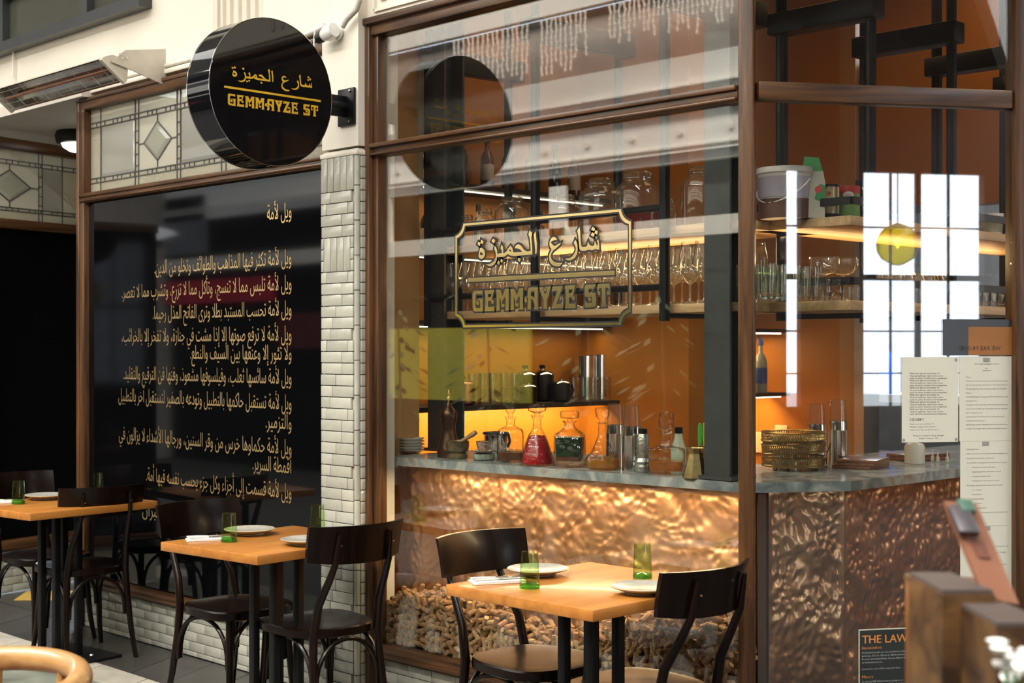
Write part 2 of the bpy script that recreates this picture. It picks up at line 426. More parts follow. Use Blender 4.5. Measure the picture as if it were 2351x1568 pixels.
# plaster details of the wall: fluted panel, moulding, cornice lines
for px in (498, 516, 533, 552, 571, 590, 610, 630, 651, 673, 695, 714):
    p = on_y(px, 70, YF+.04); z0 = 3.12
    G().box((p.x, YF+.035, z0+.75), (.022, .03, 1.5), bev=.004).obj('flute', CREAM, wf)
p = on_y(487, 60, YF); G().box((p.x, YF+.035, 3.95), (.04, .04, 1.9), bev=.004).obj('pilaster_edge', CREAM, wf)
G().box((-7.2, YF+.01, 2.975), (4.3, .07, .028), bev=.008).obj('moulding', CREAM, wf)
G().box((-7.2, YF+.02, 3.02), (4.3, .05, .016), bev=.005).obj('moulding', CREAM, wf)
G().tube([(-9.5, YF-.015, 3.005), (-5.2, YF-.015, 3.005)], .011).obj('conduit_pipe', CREAM, wf)
for x in (-8.6, -7.95, -7.3, -6.65, -6.0):
    G().box((x, YF-.01, 3.005), (.02, .035, .04), bev=.004).obj('pipe_clip', CREAM, wf)
cab = [on_y(90, 480/2.734, YF-.01), on_y(32, 118, YF+.02), on_y(38, 95, YF+.02), on_y(60, 86, YF+.03)]
G().tube([on_y(30, 180, YF+.02), on_y(30, 120, YF+.02), on_y(38, 95, YF+.02), on_y(60, 86, YF+.03)], .007).obj('cable', CREAM, wf)
# raised panel line and cut letters strip on the right part of the wall above the window
a = on_y(862, 20, YF-.03)
G().box((a.x+.9, YF-.035, a.z-.01), (1.8, .012, .012)).obj('panel_line', CREAM, wf)
G().box((a.x, YF-.035, a.z+.3), (.012, .012, .62)).obj('panel_line', CREAM, wf)
for k in range(9):
    G().box((a.x+.06+k*.075, YF-.034, a.z+.10), (.022 if k % 3 else .04, .010, .15), bev=.003).obj('raised_bar', CREAM, wf)

# ---- upper gallery window at the top left
gw = thing('window_1', kind='structure', loc=(0, 0, 0))
DARKF = pm('dark_window_frame', (.035, .038, .04), .4)
zz = 3.36
G().box((-8.3, YF+.0, zz+.02), (3.2, .08, .06)).obj('window_rail', DARKF, gw)
G().box((-8.3, YF+.0, zz+.33), (3.2, .05, .035)).obj('window_rail', DARKF, gw)
for px in (12, 205):
    p = on_y(px, 40, YF); G().box((p.x, YF, zz+.6), (.055, .06, 1.2)).obj('window_post', DARKF, gw)
GP = glass('gallery_glass', (.35, .36, .30), (.3, .3, .28), .2, .05, .2, 3, milky=.35, milk=(.30, .31, .24))
for i, (x0, x1) in enumerate(((-9.8, -8.42), (-8.36, -7.42), (-7.36, -6.7))):
    G().box(((x0+x1)/2, YF+.02, zz+.18), (x1-x0, .006, .26)).obj('glass_pane', GP, gw, smooth=False)
    G().box(((x0+x1)/2, YF+.02, zz+.78), (x1-x0, .006, .84)).obj('glass_pane', GP, gw, smooth=False)

# ---- glazed tile helper
TW, THH = .1475, .0495
tile_cache = {}
def tile_mesh(w_, h_):
    k = (round(w_, 4), round(h_, 4))
    if k not in tile_cache: tile_cache[k] = G().box((0, 0, 0), (w_-.003, .012, h_-.003), bev=.0022).mesh('tile')
    return tile_cache[k]
def tile_run(parent, x0, x1, z, h, y, phase, rot=0, base=None):
    """a course of tiles along x (or along y when rot)"""
    x = x0-phase
    while x < x1-.004:
        a, b = max(x, x0), min(x+TW, x1)
        if b-a > .015:
            o = link('tile', tile_mesh(b-a, h), TILE, parent)
            d = random.uniform(-.0012, .0012)
            if rot: o.location = (base+d, (a+b)/2, z+h/2); o.rotation_euler = (0, 0, math.pi/2)
            else: o.location = ((a+b)/2, y+d, z+h/2)
            o.rotation_euler[0] = random.uniform(-.006, .006)
        x += TW
pl1 = struct('wall_plinth_left', G().box(((XL+XPL)/2, YF+.016, .12), (XPL-XL, .03, .235)), GROUT, smooth=False)
hs = [.026, .049, .049, .049, .049]
z = 0.002
for k, h in enumerate(hs): tile_run(pl1, XL, XPL, z, h, YF-.004, (k % 2)*TW/2+.02); z += h
pl2 = struct('wall_plinth_right', G().box(((XW0+XW1)/2, YF+.016, .12), (XW1-XW0, .03, .235)), GROUT, smooth=False)
z = 0.002
for k, h in enumerate(hs): tile_run(pl2, XW0, XW1, z, h, YF-.004, (k % 2)*TW/2+.05); z += h
# ---- tiled pier between the bays
YP = YF-.082
pr = struct('wall_pier', G().box(((XPL+XPR)/2-.004, YP+.055, 1.205), (.243, .095, 2.41)), GROUT, smooth=False)
z = .002; k = 0
wp = XPR-.026-XPL
while z < 2.40:
    if k in (45, 38):                        # soldier courses of upright tiles
        h = .150; n = 5 if k == 45 else 4; x0 = XPL if k == 45 else XPL+.022
        ww = (wp-(x0-XPL)*(1 if k == 45 else 2))/n
        for i in range(n):
            o = link('tile', tile_mesh(ww, h), TILE, pr, (x0+ww*(i+.5), YP, z+h/2))
        if k == 38:
            for xx in (XPL+.011, XPR-.026-.011):
                for j in range(3): link('tile', tile_mesh(.022, .05), TILE, pr, (xx, YP, z+.025+j*.05))
        z += h; k += 3 if k == 45 else 3
        if k > 45: break
    else:
        tile_run(pr, XPL, XPL+wp, z, THH, YP, (k % 2)*.065+.04*((k*7) % 3)); z += THH; k += 1
ztile = z
z = .002
while z < ztile-.03:                                  # narrow return face and bullnose corner
    o = link('tile', tile_mesh(.050, THH), TILE, pr, (XPR-.002, YP+.040, z+THH/2), math.pi/2); z += THH
z = .0
while z < ztile-.02:
    h = min(.150, ztile-z); G().lathe([(.013, 0), (.013, h-.004)], 12, (XPR-.0145, YP+.0075, z+.002)).obj('bullnose_tile', TILE, pr); z += h
G().box(((XPL+XPR)/2, YP+.06, ztile+.01), (.262, .14, .022), bev=.006).obj('plaster_ledge', CREAM, pr)

# ---- timber framing of the left bay (leaded transom light over a black panel)
Y0 = YF
def member(parent, a, b, wd, ht, name='frame_member', bev=.004):
    a, b = Vector(a), Vector(b); L = (b-a).length
    horiz = abs((b-a).z) < .01
    g = G()
    if horiz:
        ang = math.atan2((b-a).y, (b-a).x); M = Matrix.Rotation(ang, 3, 'Z')
        g.box((0, 0, 0), (L, wd, ht), None, bev); o = g.obj(name, OAKX, parent, (a+b)/2); o.rotation_euler = (0, 0, ang)
    else:
        g.box((0, 0, 0), (wd, ht, L), None, bev); o = g.obj(name, OAKZ, parent, (a+b)/2)
    return o
w2 = thing('window_2', kind='structure')
member(w2, (XL, Y0, 2.905), (XPL, Y0, 2.905), .07, .06)
member(w2, (XL, Y0-.012, 2.93), (XPL, Y0-.012, 2.93), .06, .02)
member(w2, (XL, Y0, 2.386), (XPL, Y0, 2.386), .07, .055)
member(w2, (XL, Y0-.02, 2.40), (XPL, Y0-.02, 2.40), .05, .020)
member(w2, (XL, Y0-.02, 2.371), (XPL, Y0-.02, 2.371), .045, .012)
member(w2, (XL, Y0, .266), (XPL, Y0, .266), .07, .05)
member(w2, (XL, Y0-.022, .252), (XPL, Y0-.022, .252), .05, .018)
member(w2, (XL+.02, Y0, .29), (XL+.02, Y0, 2.36), .05, .07)
member(w2, (XL-.02, Y0-.015, .0), (XL-.02, Y0-.015, 2.93), .035, .05)
member(w2, (XL+.02, Y0, 2.41), (XL+.02, Y0, 2.88), .05, .07)
member(w2, (XPL-.012, Y0, .29), (XPL-.012, Y0, 2.36), .022, .06)
member(w2, (XPL-.012, Y0, 2.41), (XPL-.012, Y0, 2.88), .022, .06)
# leaded glass
OBSC = glass('obscure_glass', (.8, .8, .72), (.6, .6, .52), .12, .08, .8, 55, milky=.68, milk=(.74, .72, .62))
OBS2 = glass('rippled_glass', (.8, .78, .66), (.6, .58, .48), .20, .08, 1.0, 90, milky=.55, milk=(.70, .67, .53), voro=True)
BEV = glass('bevelled_glass', (.72, .75, .70), (.6, .62, .58), .18, .02, milky=.35, milk=(.70, .70, .62))
def leaded(parent, F, x0, x1, z0, z1, cells, bands, t=.006):
    """F(s,z,d)->point ; cells list of (s0,s1,kind); bands z of the four horizontal cames"""
    def quad(name, s0, s1, a, b, mat, d=0):
        g = G(); P = [F(s0, a, d-.002), F(s1, a, d-.002), F(s1, b, d-.002), F(s0, b, d-.002), F(s0, a, d+.003), F(s1, a, d+.003), F(s1, b, d+.003), F(s0, b, d+.003)]
        g.add(P, [(0, 1, 2, 3), (7, 6, 5, 4), (0, 4, 5, 1), (1, 5, 6, 2), (2, 6, 7, 3), (3, 7, 4, 0)]); return g.obj(name, mat, parent, smooth=False)
    lead = G()
    def came(s0, a, s1, b, wd=t):
        A, B = F(s0, a, -.001), F(s1, b, -.001); d = (B-A).normalized(); nn = (F(x0, z0, 1)-F(x0, z0, 0)).normalized(); sd = d.cross(nn)*wd/2
        nn = nn*.005
        lead.add([A-sd-nn, A+sd-nn, B+sd-nn, B-sd-nn, A-sd+nn, A+sd+nn, B+sd+nn, B-sd+nn], [(0, 1, 2, 3), (7, 6, 5, 4), (0, 4, 5, 1), (1, 5, 6, 2), (2, 6, 7, 3), (3, 7, 4, 0)])
    b0, b1, b2, b3 = bands
    quad('glass_border', x0, x1, z0, b0, OBS2); quad('glass_border', x0, x1, b0, b1, OBS2)
    quad('glass_border', x0, x1, b2, b3, OBSC); quad('glass_border', x0, x1, b3, z1, OBSC)
    for b in bands: came(x0, b, x1, b)
    n = int((x1-x0)/.045)
    for i in range(n):
        s = x0+(i+.5)*(x1-x0)/n
        if i % 4 != 0: came(s, b0, s, b1, .005); came(s, b2, s, b3, .005)
    for s0, s1, kind in cells:
        mid = (s0+s1)/2; zc = (b1+b2)/2
        if kind == 'd':
            quad('glass_cell', s0, s1, b1, b2, OBSC)
            rx, rz = (s1-s0)*.36, (b2-b1)*.36
            g = G(); o_ = [(mid-rx, zc), (mid, zc-rz), (mid+rx, zc), (mid, zc+rz)]; i_ = [(mid+(a-mid)*.72, zc+(b-zc)*.72) for a, b in o_]
            g.add([F(a, b, -.004) for a, b in o_]+[F(a, b, -.013) for a, b in i_], [(0, 1, 5, 4), (1, 2, 6, 5), (2, 3, 7, 6), (3, 0, 4, 7), (4, 5, 6, 7)])
            g.obj('bevelled_diamond', BEV, parent, smooth=False)
            for i in range(4): came(*o_[i], *o_[(i+1) % 4], .008)
            came(mid, b1, mid, zc-rz); came(mid, zc+rz, mid, b2); came(s0, zc, mid-rx, zc); came(mid+rx, zc, s1, zc)
        else:
            g = G(); e = .018
            o_ = [(s0, b1), (s1, b1), (s1, b2), (s0, b2)]; i_ = [(s0+e, b1+e), (s1-e, b1+e), (s1-e, b2-e), (s0+e, b2-e)]
            g.add([F(a, b, 0) for a, b in o_]+[F(a, b, -.006) for a, b in i_], [(0, 1, 5, 4), (1, 2, 6, 5), (2, 3, 7, 6), (3, 0, 4, 7), (4, 5, 6, 7)])
            g.obj('glass_cell', BEV, parent, smooth=False)
    es = sorted(set([c[0] for c in cells]+[c[1] for c in cells]))
    for s in es: came(s, z0, s, z1)
    es2 = [(cells[i][1], cells[i+1][0]) for i in range(len(cells)-1)]
    for a, b in es2:
        quad('glass_border', a, b, b1, b2, OBS2)
        zq = b1+.03
        while zq < b2-.02: came(a, zq, b, zq, .005); zq += .062
    quad('glass_border', x0, cells[0][0], b1, b2, OBS2)
    quad('glass_border', cells[-1][1], x1, b1, b2, OBS2)
    lead.obj('lead_cames', LEAD, parent, smooth=False)
def FX(s, z, d): return R3(s, YF+.01+d, z)
cx = [on_y(p, 340, YF).x for p in (221, 229, 308, 316, 404, 412, 506, 516, 598, 607, 690, 699, 731)]
leaded(w2, FX, XL+.045, XPL-.022, 2.41, 2.876, [(cx[1], cx[2], 'c'), (cx[3], cx[4], 'd'), (cx[5], cx[6], 'c'), (cx[7], cx[8], 'd'), (cx[9], cx[10], 'c')], (2.468, 2.493, 2.775, 2.801))
struct('wall_behind_leadlight', G().box(((XL+XPL)/2, YF+.45, 2.62), (XPL-XL+.1, .03, .7)), pm('dim_room_wall', (.36, .31, .22), .8))

# ---- the black poem panel
bp = G().box(((XL+.045+XPL-.022)/2, YF+.012, (.29+2.36)/2), (XPL-.022-XL-.045, .03, 2.07)).obj('poem_panel', BLACKP, smooth=False)
tag(bp, 'large glossy black panel with golden Arabic poem lines beside the tiled pier', 'panel')
YT = YF-.0045
def arab(s, pxl, pxr, yb, hs=1.0):
    b = on_y(pxr, yb, YT); xr = b.x; xl = on_y(pxl, yb, YT).x; z0 = b.z
    def fn(mn, mx):
        k = (xr-xl)/(mx-mn)
        return lambda x, y: R3(xl+(x-mn)*k, YT, z0+y*ZS)
    text_obj('poem_line', shape(s), fn, GOLDT, bp, 2, .012)
ZS = .098
for s, l_, y in (('ويل لأمة', 613, 499), ('ويل لأمة تكثر فيها المذاهب والطوائف وتخلو من الدين.', 355, 606),
                 ('ويل لأمة تلبس مما لا تنسج، وتأكل مما لا تزرع، وتشرب مما لا تعصر.', 280, 665), ('ويل لأمة تحسب المستبد بطلاً وترى الفاتح المذل رحيماً.', 351, 724),
                 ('ويل لأمة لا ترفع صوتها إلّا إذا مشت في جنازة، ولا تفخر إلّا بالخرائب،', 280, 782), ('ولا تثور إلّا وعنقها بين السيف والنطع.', 437, 826),
                 ('ويل لأمة سائسها ثعلب، وفيلسوفها مشعوذ، وفنها فن الترقيع والتقليد.', 283, 882), ('ويل لأمة تستقبل حاكمها بالتطبيل وتودعه بالصفير لتستقبل آخر بالتطبيل', 272, 941),
                 ('والتزمير.', 610, 986), ('ويل لأمة حكماوها خرس من وقر السنين، ورجالها الأشداء لا يزالون في', 273, 1044),
                 ('أقمطة السرير.', 580, 1087), ('ويل لأمة قسمت إلى أجزاء وكل جزء يحسب نفسه فيها أمة.', 336, 1146)):
    arab(s, l_, 669, y)
arab('جبران خليل جبران – ويلات', 262, 472, 1206)

# ---- right-hand bay: shop window with a transom, frame and glass
w3 = thing('window_3', kind='structure')
member(w3, (XW0, Y0, 2.915), (XW1, Y0, 2.915), .07, .05)
member(w3, (XW0, Y0-.014, 2.95), (XW1, Y0-.014, 2.95), .09, .028)
member(w3, (XW0+.03, Y0, 2.40), (XW1, Y0, 2.40), .06, .055)
member(w3, (XW0+.03, Y0-.022, 2.417), (XW1, Y0-.022, 2.417), .05, .018)
member(w3, (XW0+.03, Y0-.022, 2.380), (XW1, Y0-.022, 2.380), .045, .010)
member(w3, (XW0, Y0, .262), (XW1, Y0, .262), .07, .048)
member(w3, (XW0, Y0-.024, .247), (XW1, Y0-.024, .247), .05, .018)
member(w3, (XW0+.012, Y0-.01, .0), (XW0+.012, Y0-.01, 2.93), .035, .07)
member(w3, (XW0+.045, Y0+.005, .28), (XW0+.045, Y0+.005, 2.9), .03, .05)
cp = member(w3, (XW1+.018, Y0, .0), (XW1+.018, Y0, 4.3), .052, .06, 'corner_post', .008)
cp.rotation_euler = (0, 0, math.radians(28))
for z0, z1 in ((.285, 2.373), (2.427, 2.892)):
    G().box(((XW0+XW1)/2+.02, Y0+.006, (z0+z1)/2), (XW1-XW0-.05, .006, z1-z0)).obj('glass_pane', WINDOW, w3, smooth=False)
# ---- angled window on the right
w4 = thing('window_4', kind='structure')
P1 = P0+DR*.966
def rp(s, z, d=0): q = P0+DR*s-NR*d; return R3(q.x, q.y, z)
def zr(px, py):  # height on the angled plane
    return hit(px, py, P0, NR).z
member(w4, rp(.03, 2.405), rp(.95, 2.405), .055, .062)
member(w4, rp(.03, .262), rp(.95, .262), .07, .05)
member(w4, rp(.03, 3.3), rp(.95, 3.3), .06, .05)
pq = member(w4, rp(.985, 0), rp(.985, 4.2), .06, .07, 'door_post'); pq.rotation_euler = (0, 0, math.atan2(DR.y, DR.x))
pq = member(w4, rp(1.09, 0, -.03), rp(1.09, 4.2, -.03), .10, .07, 'door_post'); pq.rotation_euler = (0, 0, math.atan2(DR.y, DR.x))
member(w4, rp(1.02, 2.36, -.03), rp(1.3, 2.36, -.03), .07, .05)
for z0, z1 in ((.287, 2.374), (2.437, 3.28)):
    g = G().box((0, 0, 0), (.92, .006, z1-z0)); o = g.obj('glass_pane', WINDOW, w4, rp(.495, (z0+z1)/2, -.004), math.atan2(DR.y, DR.x), smooth=False)
g = G().box((0, 0, 0), (.95, .03, .235)); o = struct('wall_plinth_angled', g, GROUT, smooth=False); o.location = rp(.5, .118); o.rotation_euler = (0, 0, math.atan2(DR.y, DR.x))

# ---- recess at the far left
XR0 = on_z(0, 1255, .30); XR1 = on_z(170, 1230, .30)
RA = R3(-8.66, 3.985, 0); RB = R3(-8.84, 4.68, 0); RD = (RB-RA).normalized()
rc = G(); rc.box((-8.4, 4.75, ZT+.03), (2.3, 1.9, .06))
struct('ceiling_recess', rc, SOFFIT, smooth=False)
struct('wall_recess_right', G().box((XL-.05+.04, 4.6, 1.47), (.06, 1.38, 2.94)), CREAM)
struct('wall_recess_back', G().box((-8.1, 5.6, 1.47), (2.0, .06, 2.94)), pm('dark_door', (.006, .006, .007), .3))
w5 = thing('window_5', kind='structure')
def FR(s, z, d): return R3(RA.x, RA.y, z)+RD*s+R3(-RD.y, RD.x, 0)*(d+.0)
L5 = (RB-RA).length
def rz_(px, py, s): pass
zt = lambda px, py: hit(px, py, RA, (-RD.y, RD.x, 0)).z
zA, zB = zt(90, 352), zt(90, 510)
e0 = FR(-1.4, 0, 0)
for zc, hh in ((zA+.03, .07), (zB-.03, .06), (zt(90, 1242), .07)):
    a = FR(-1.2, zc, 0); b = FR(L5, zc, 0); member(w5, a, b, .07, hh)
member(w5, FR(L5-.02, 0, 0), FR(L5-.02, zA+.05, 0), .09, .06, 'frame_member')
cs = [hit(px, 400, RA, (-RD.y, RD.x, 0)) for px in (0, 88, 96, 142, 152)]
ss = [(c-RA).dot(RD) for c in cs]
leaded(w5, FR, -.75, L5-.06, zB, zA, [(ss[0]-.42, ss[0]-.19, 'c'), (ss[0]-.16, ss[1], 'd'), (ss[2], ss[3], 'c')], (zB+.055, zB+.075, zA-.095, zA-.07))
g = G(); a, b = FR(-1.2, 0, 0), FR(L5, 0, 0)
zs = zt(90, 1242)
g.beam(FR(-1.2, (zs+zB)/2, .02), FR(L5, (zs+zB)/2, .02), .02, zB-zs-.03); g.obj('dark_glass_pane', BLACKP, w5, smooth=False)
g = G(); g.beam(FR(-1.2, zs/2, .03), FR(L5, zs/2, .03), .05, zs-.03); wr = struct('wall_plinth_recess', g, GROUT, smooth=False)
ang = math.atan2(RD.y, RD.x)
for k in range(5):
    s = -.35-(k % 2)*.07
    while s < L5-.02:
        p = FR(s+TW/2, .025+k*.05, 0); link('tile', tile_mesh(TW, THH), TILE, wr, p, ang); s += TW
struct('wall_recess_behind', G().box((-9.3, 4.5, 2.6), (.03, 3, .8)), pm('dim_room_wall', (.36, .31, .22), .8))
# soffit lamp
lp = on_z(185, 305, ZT-.005)
t = thing('ceiling_lamp', 'black ringed dome lamp glowing white under the recess ceiling', 'lamp', (lp.x, lp.y, ZT))
G().lathe([(.02, 0), (.15, -.0), (.16, -.03), (.15, -.075), (.125, -.08), (.11, -.06), (0, -.06)], 28).obj('lamp_ring', STEEL, t)
G().lathe([(.12, -.075), (.11, -.10), (.07, -.125), (0, -.132)], 28).obj('lamp_diffuser', emit('lamp_white', (1, .97, .88), 3.0), t)

# ---- INTERIOR shell
struct('wall_left', G().box((-5.06, 4.12, 2.2), (.10, .40, 4.4)), TAN)
struct('wall_bar_niche', G().box((-5.45, 5.1, 2.2), (.10, 1.6, 4.4)), ORANGE)
struct('wall_pilaster', G().box((-5.06, 6.02, 2.2), (.84, .34, 4.4)), ORANGE)
struct('wall_bottle_niche', G().box((-5.06, 6.5, 2.2), (.10, .7, 4.4)), ORANGE)
struct('wall_back', G().box((-4.775, 6.95, 2.2), (.75, .10, 4.4)), ORANGE)
for x_ in (-6.3, -1.2): struct('wall_kitchen_side', G().box((x_, 8.3, 1.55), (.1, 2.6, 3.1)), pm('kitchen_wall', (.10, .10, .10), .6))
wj = struct('wall_kitchen_jamb', G().box((-4.35, 6.98, 2.2), (.10, .16, 4.4)), TAN)
struct('wall_back_upper', G().box((-1.4, 6.95, 3.35), (5.7, .1, 2.1)), ORANGE_SHADE)
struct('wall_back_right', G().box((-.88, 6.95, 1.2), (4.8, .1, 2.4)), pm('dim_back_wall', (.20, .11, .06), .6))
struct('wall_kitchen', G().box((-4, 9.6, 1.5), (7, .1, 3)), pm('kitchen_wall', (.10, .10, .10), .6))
struct('ceiling_bar', G().box((-2.6, 5.6, 4.0), (6, 3.7, .1)), ORANGE_SHADE)
GLOWM = emit('added_glow', (1, .93, .88), 3.2)  # glow for unseen panels, added to put highlights on the copper
for y0 in (5.62, 6.18, 6.62):
    struct('glow_panel', G().box((.52, y0, 2.0), (.02, .34, 1.5)), GLOWM)
struct('glow_panel_back', G().box((-1.9, 6.88, 2.05), (.35, .02, 1.1)), GLOWM)  # one more added glowing panel for the copper highlights
struct('wall_right', G().box((.6, 6.2, 2.1), (.1, 1.6, 4.2)), ORANGE_SHADE)
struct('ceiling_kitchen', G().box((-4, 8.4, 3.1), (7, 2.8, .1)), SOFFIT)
struct('trim_kitchen_door', G().box((-4.27, 6.97, 1.15), (.06, .16, 2.3)), pm('aluminium_trim', (.5, .5, .5), .4, .6))
# ---- grey steel columns of the bar
def column(px, w_, y, label):
    p = on_y(px, 700, y)
    t = thing('steel_column', label, 'column', (p.x, y, 1.072))
    G().box((0, 0, 1.45), (.115, .012, 2.9)).obj('flange', GSTEEL, t, smooth=False)
    G().box((0, .115, 1.45), (.115, .012, 2.9)).obj('flange', GSTEEL, t, smooth=False)
    G().box((-.02, .057, 1.45), (.012, .11, 2.9)).obj('web', GSTEEL, t, smooth=False)
    G().box((0, .057, .008), (.15, .15, .014)).obj('base_plate', GSTEEL, t, smooth=False)
column(1003, .1, 4.38, 'grey steel column at the left end of the bar')
column(1648, .1, 4.16, 'grey steel column standing at the right of the wine glasses')

# ---- REFLECTED SURROUNDINGS: the far side of the arcade
YO = -3.0
def opp(z0, z1, x0=-18, x1=3.5, y=YO, d=.1, mat=CREAM, name='wall_opposite'):
    return struct(name, G().box(((x0+x1)/2, y, (z0+z1)/2), (x1-x0, d, z1-z0)), mat, smooth=False)
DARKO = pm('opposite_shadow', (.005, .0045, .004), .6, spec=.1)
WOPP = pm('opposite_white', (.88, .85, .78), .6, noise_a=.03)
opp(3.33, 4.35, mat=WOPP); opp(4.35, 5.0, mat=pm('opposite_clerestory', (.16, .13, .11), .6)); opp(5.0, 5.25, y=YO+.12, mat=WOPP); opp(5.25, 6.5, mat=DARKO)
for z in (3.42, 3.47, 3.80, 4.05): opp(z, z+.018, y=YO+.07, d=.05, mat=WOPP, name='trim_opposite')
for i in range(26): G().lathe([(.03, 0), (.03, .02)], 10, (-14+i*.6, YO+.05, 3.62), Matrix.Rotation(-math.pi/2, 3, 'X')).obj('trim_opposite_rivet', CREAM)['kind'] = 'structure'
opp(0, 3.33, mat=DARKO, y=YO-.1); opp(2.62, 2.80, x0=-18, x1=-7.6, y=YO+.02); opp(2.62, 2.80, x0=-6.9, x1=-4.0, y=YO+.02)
opp(2.80, 3.33, x0=-13.2, x1=-12.95, y=YO+.05)
a = on_y(890, 765, 10.7); b = on_y(1225, 915, 10.7)
yb = struct('wall_yellow', G().box(((a.x+b.x)/2, YO+.1, (a.z+b.z)/2+.0), (abs(b.x-a.x), .04, abs(a.z-b.z)+.1)), pm('bright_yellow_paint', (.40, .33, .012), .5))
def opp_px(x0, y0, x1, y1, mat, off=.04):  # boards added on the far wall for patches reflected in the glass
    a, b = on_y(x0, y0, 2*YF-(YO+off)), on_y(x1, y1, 2*YF-(YO+off))
    return struct('reflection_board', G().box(((a.x+b.x)/2, YO+off, (a.z+b.z)/2), (abs(b.x-a.x), .04, abs(a.z-b.z))), mat)
opp_px(280, 655, 630, 690, pm('red_board_paint', (.55, .02, .05), .5))
opp_px(150, 455, 300, 640, pm('pale_grey_panel', (.42, .45, .50), .6)); opp_px(300, 470, 475, 580, pm('mid_grey_panel', (.16, .165, .18), .6), .03)
opp_px(640, 720, 760, 800, pm('red_board_dark', (.12, .01, .01), .5))
opp_px(1262, 430, 1300, 540, WOPP, .05)
struct('wall_end', G().box((-18, 0, 3.2), (.1, 9, 6.6)), pm('end_wall', (.30, .28, .25), .8))
struct('ceiling_arcade', G().box((-6, .4, 6.6), (26, 9, .1)), pm('arcade_roof', (.25, .24, .22), .8))
# window wall with steel panes seen in the angled glass
PN = P0+NR*9.5
def vz(px, py):   # point on the window wall whose mirror image falls on this pixel
    v = hit(px, py, P0-NR*9.5, NR); d = (v-P0).dot(NR); return v-NR*2*d
WD = DR
def wl(v): return (v-PN).dot(WD)
c1, c2, c3 = vz(1976, 395), vz(2252, 930), vz(1832, 420)
sA, sB = wl(c1), wl(c2); s3a, s3b = wl(vz(1800, 500)), wl(vz(1833, 500))
ztop, zbot = c1.z, c2.z
ww_ = []
def wbox(s0, s1, z0, z1, name, mat, d=.12, off=0, parent=None):
    s0, s1 = min(s0, s1), max(s0, s1)
    c = PN+WD*((s0+s1)/2)+NR*(off)
    o = G().box((0, 0, 0), (s1-s0, d, z1-z0)).obj(name, mat, parent, (c.x, c.y, (z0+z1)/2), math.atan2(WD.y, WD.x), smooth=False)
    if not parent: o['kind'] = 'structure'
    return o
BROWNW = pm('window_wall_paint', (.05, .035, .03), .7)
lo, hi = -6.5, 9.5
wins = sorted([tuple(sorted((sA, sB))), tuple(sorted((s3a, s3b)))])
edges = [lo]+[e for w_ in wins for e in w_]+[hi]
for i in range(0, len(edges), 2): wbox(edges[i], edges[i+1], 0, 6.6, 'wall_window_side', BROWNW)
wi = thing('window_6', kind='structure')
for k, (e0, e1) in enumerate(wins):
    wbox(e0, e1, 0, zbot, 'wall_window_side', BROWNW); wbox(e0, e1, ztop, 6.6, 'wall_window_side', BROWNW)
    big = (e1-e0) > .4
    fr = [0, .27, .40, .49, .51, .76, 1.0] if big else [0, 1]
    xs = [.28, .535, .76] if big else []
    for f in xs:
        s = e1-(e1-e0)*f; wbox(s-(.03 if abs(f-.535) < .01 else .008), s+(.03 if abs(f-.535) < .01 else .008), zbot, ztop, 'glazing_bar', STEEL, .04, 0, wi)
    for f in (.235, .45, .455, .68, .86):
        zc = ztop-(ztop-zbot)*f; t_ = .03 if abs(f-.45) < .002 else .008
        wbox(e0, e1, zc-t_, zc+t_, 'glazing_bar', STEEL, .04, 0, wi)
# trees and pale buildings outside those windows
TREEM = pm('tree_leaves', (.16, .30, .05), .8, noise_s=2, noise_a=.5)
for i in range(7):
    c = PN+NR*14+WD*(-4+i*1.6)
    bm = bmesh.new(); bmesh.ops.create_icosphere(bm, subdivisions=3, radius=1.3)
    for v in bm.verts: v.co *= 1+.25*noise.noise(v.co*2+R3(i, 0, 0))
    me = bpy.data.meshes.new('t'); bm.to_mesh(me); bm.free()
    o = link('outside_tree', me, TREEM, None, (c.x, c.y, .8)); o['kind'] = 'structure'
for i, (s, h_) in enumerate(((-5, 4.2), (-1, 3.1), (3.5, 4.5))):
    c = PN+NR*22+WD*s; o = G().box((0, 0, h_/2), (2.2, 2, h_)).obj('outside_building', pm('pale_facade', (.7, .7, .7), .8), None, (c.x, c.y, 0), math.atan2(WD.y, WD.x)); o['kind'] = 'structure'
struct('ground_outside', G().box((22, -18, -.2), (50, 50, .1)), pm('pavement', (.4, .4, .38), .9))
# ================================================================ BAR COUNTER
ZC = 1.07; S1_ = 2.02
CA, CB, CC, CD, CE = (-4.92, 4.03), (-3.06, 4.15), (-2.995, 4.20), (-2.81, 4.48), (-2.80, 6.6)
def marble():
    t = NT('blue_grey_marble'); v = t.coord((1, 1, 1))
    n1 = t.n('ShaderNodeTexNoise', Scale=5, Detail=8, Distortion=1.6); t.l(v, n1.inputs['Vector'])
    v2 = t.n('ShaderNodeTexVoronoi', Scale=7, feature='DISTANCE_TO_EDGE'); t.l(n1.outputs['Color'], v2.inputs['Vector'])
    c = t.ramp(n1.outputs[0], [(.3, (.10, .13, .14)), (.5, (.27, .30, .29)), (.62, (.45, .46, .42)), (.75, (.30, .20, .13))])
    t.l(c, t.b.inputs['Base Color']); t.b.inputs['Roughness'].default_value = .18; return t.m
bar = thing('bar_counter', 'long bar counter with grey marble top and hammered copper front behind the window', 'counter', (-3.9, 4.4, 0))
def loc(o, par): o.matrix_parent_inverse = Matrix.Translation(-Vector(par.location)); return o
MAR = marble()
g = G().prism([CA, CB, CC, CD, CE, (-3.5, 6.6), (-3.5, 4.85), (-4.92, 4.75)][::1], ZC-.036, ZC)
loc(g.obj('marble_top', MAR, bar, smooth=False), bar)
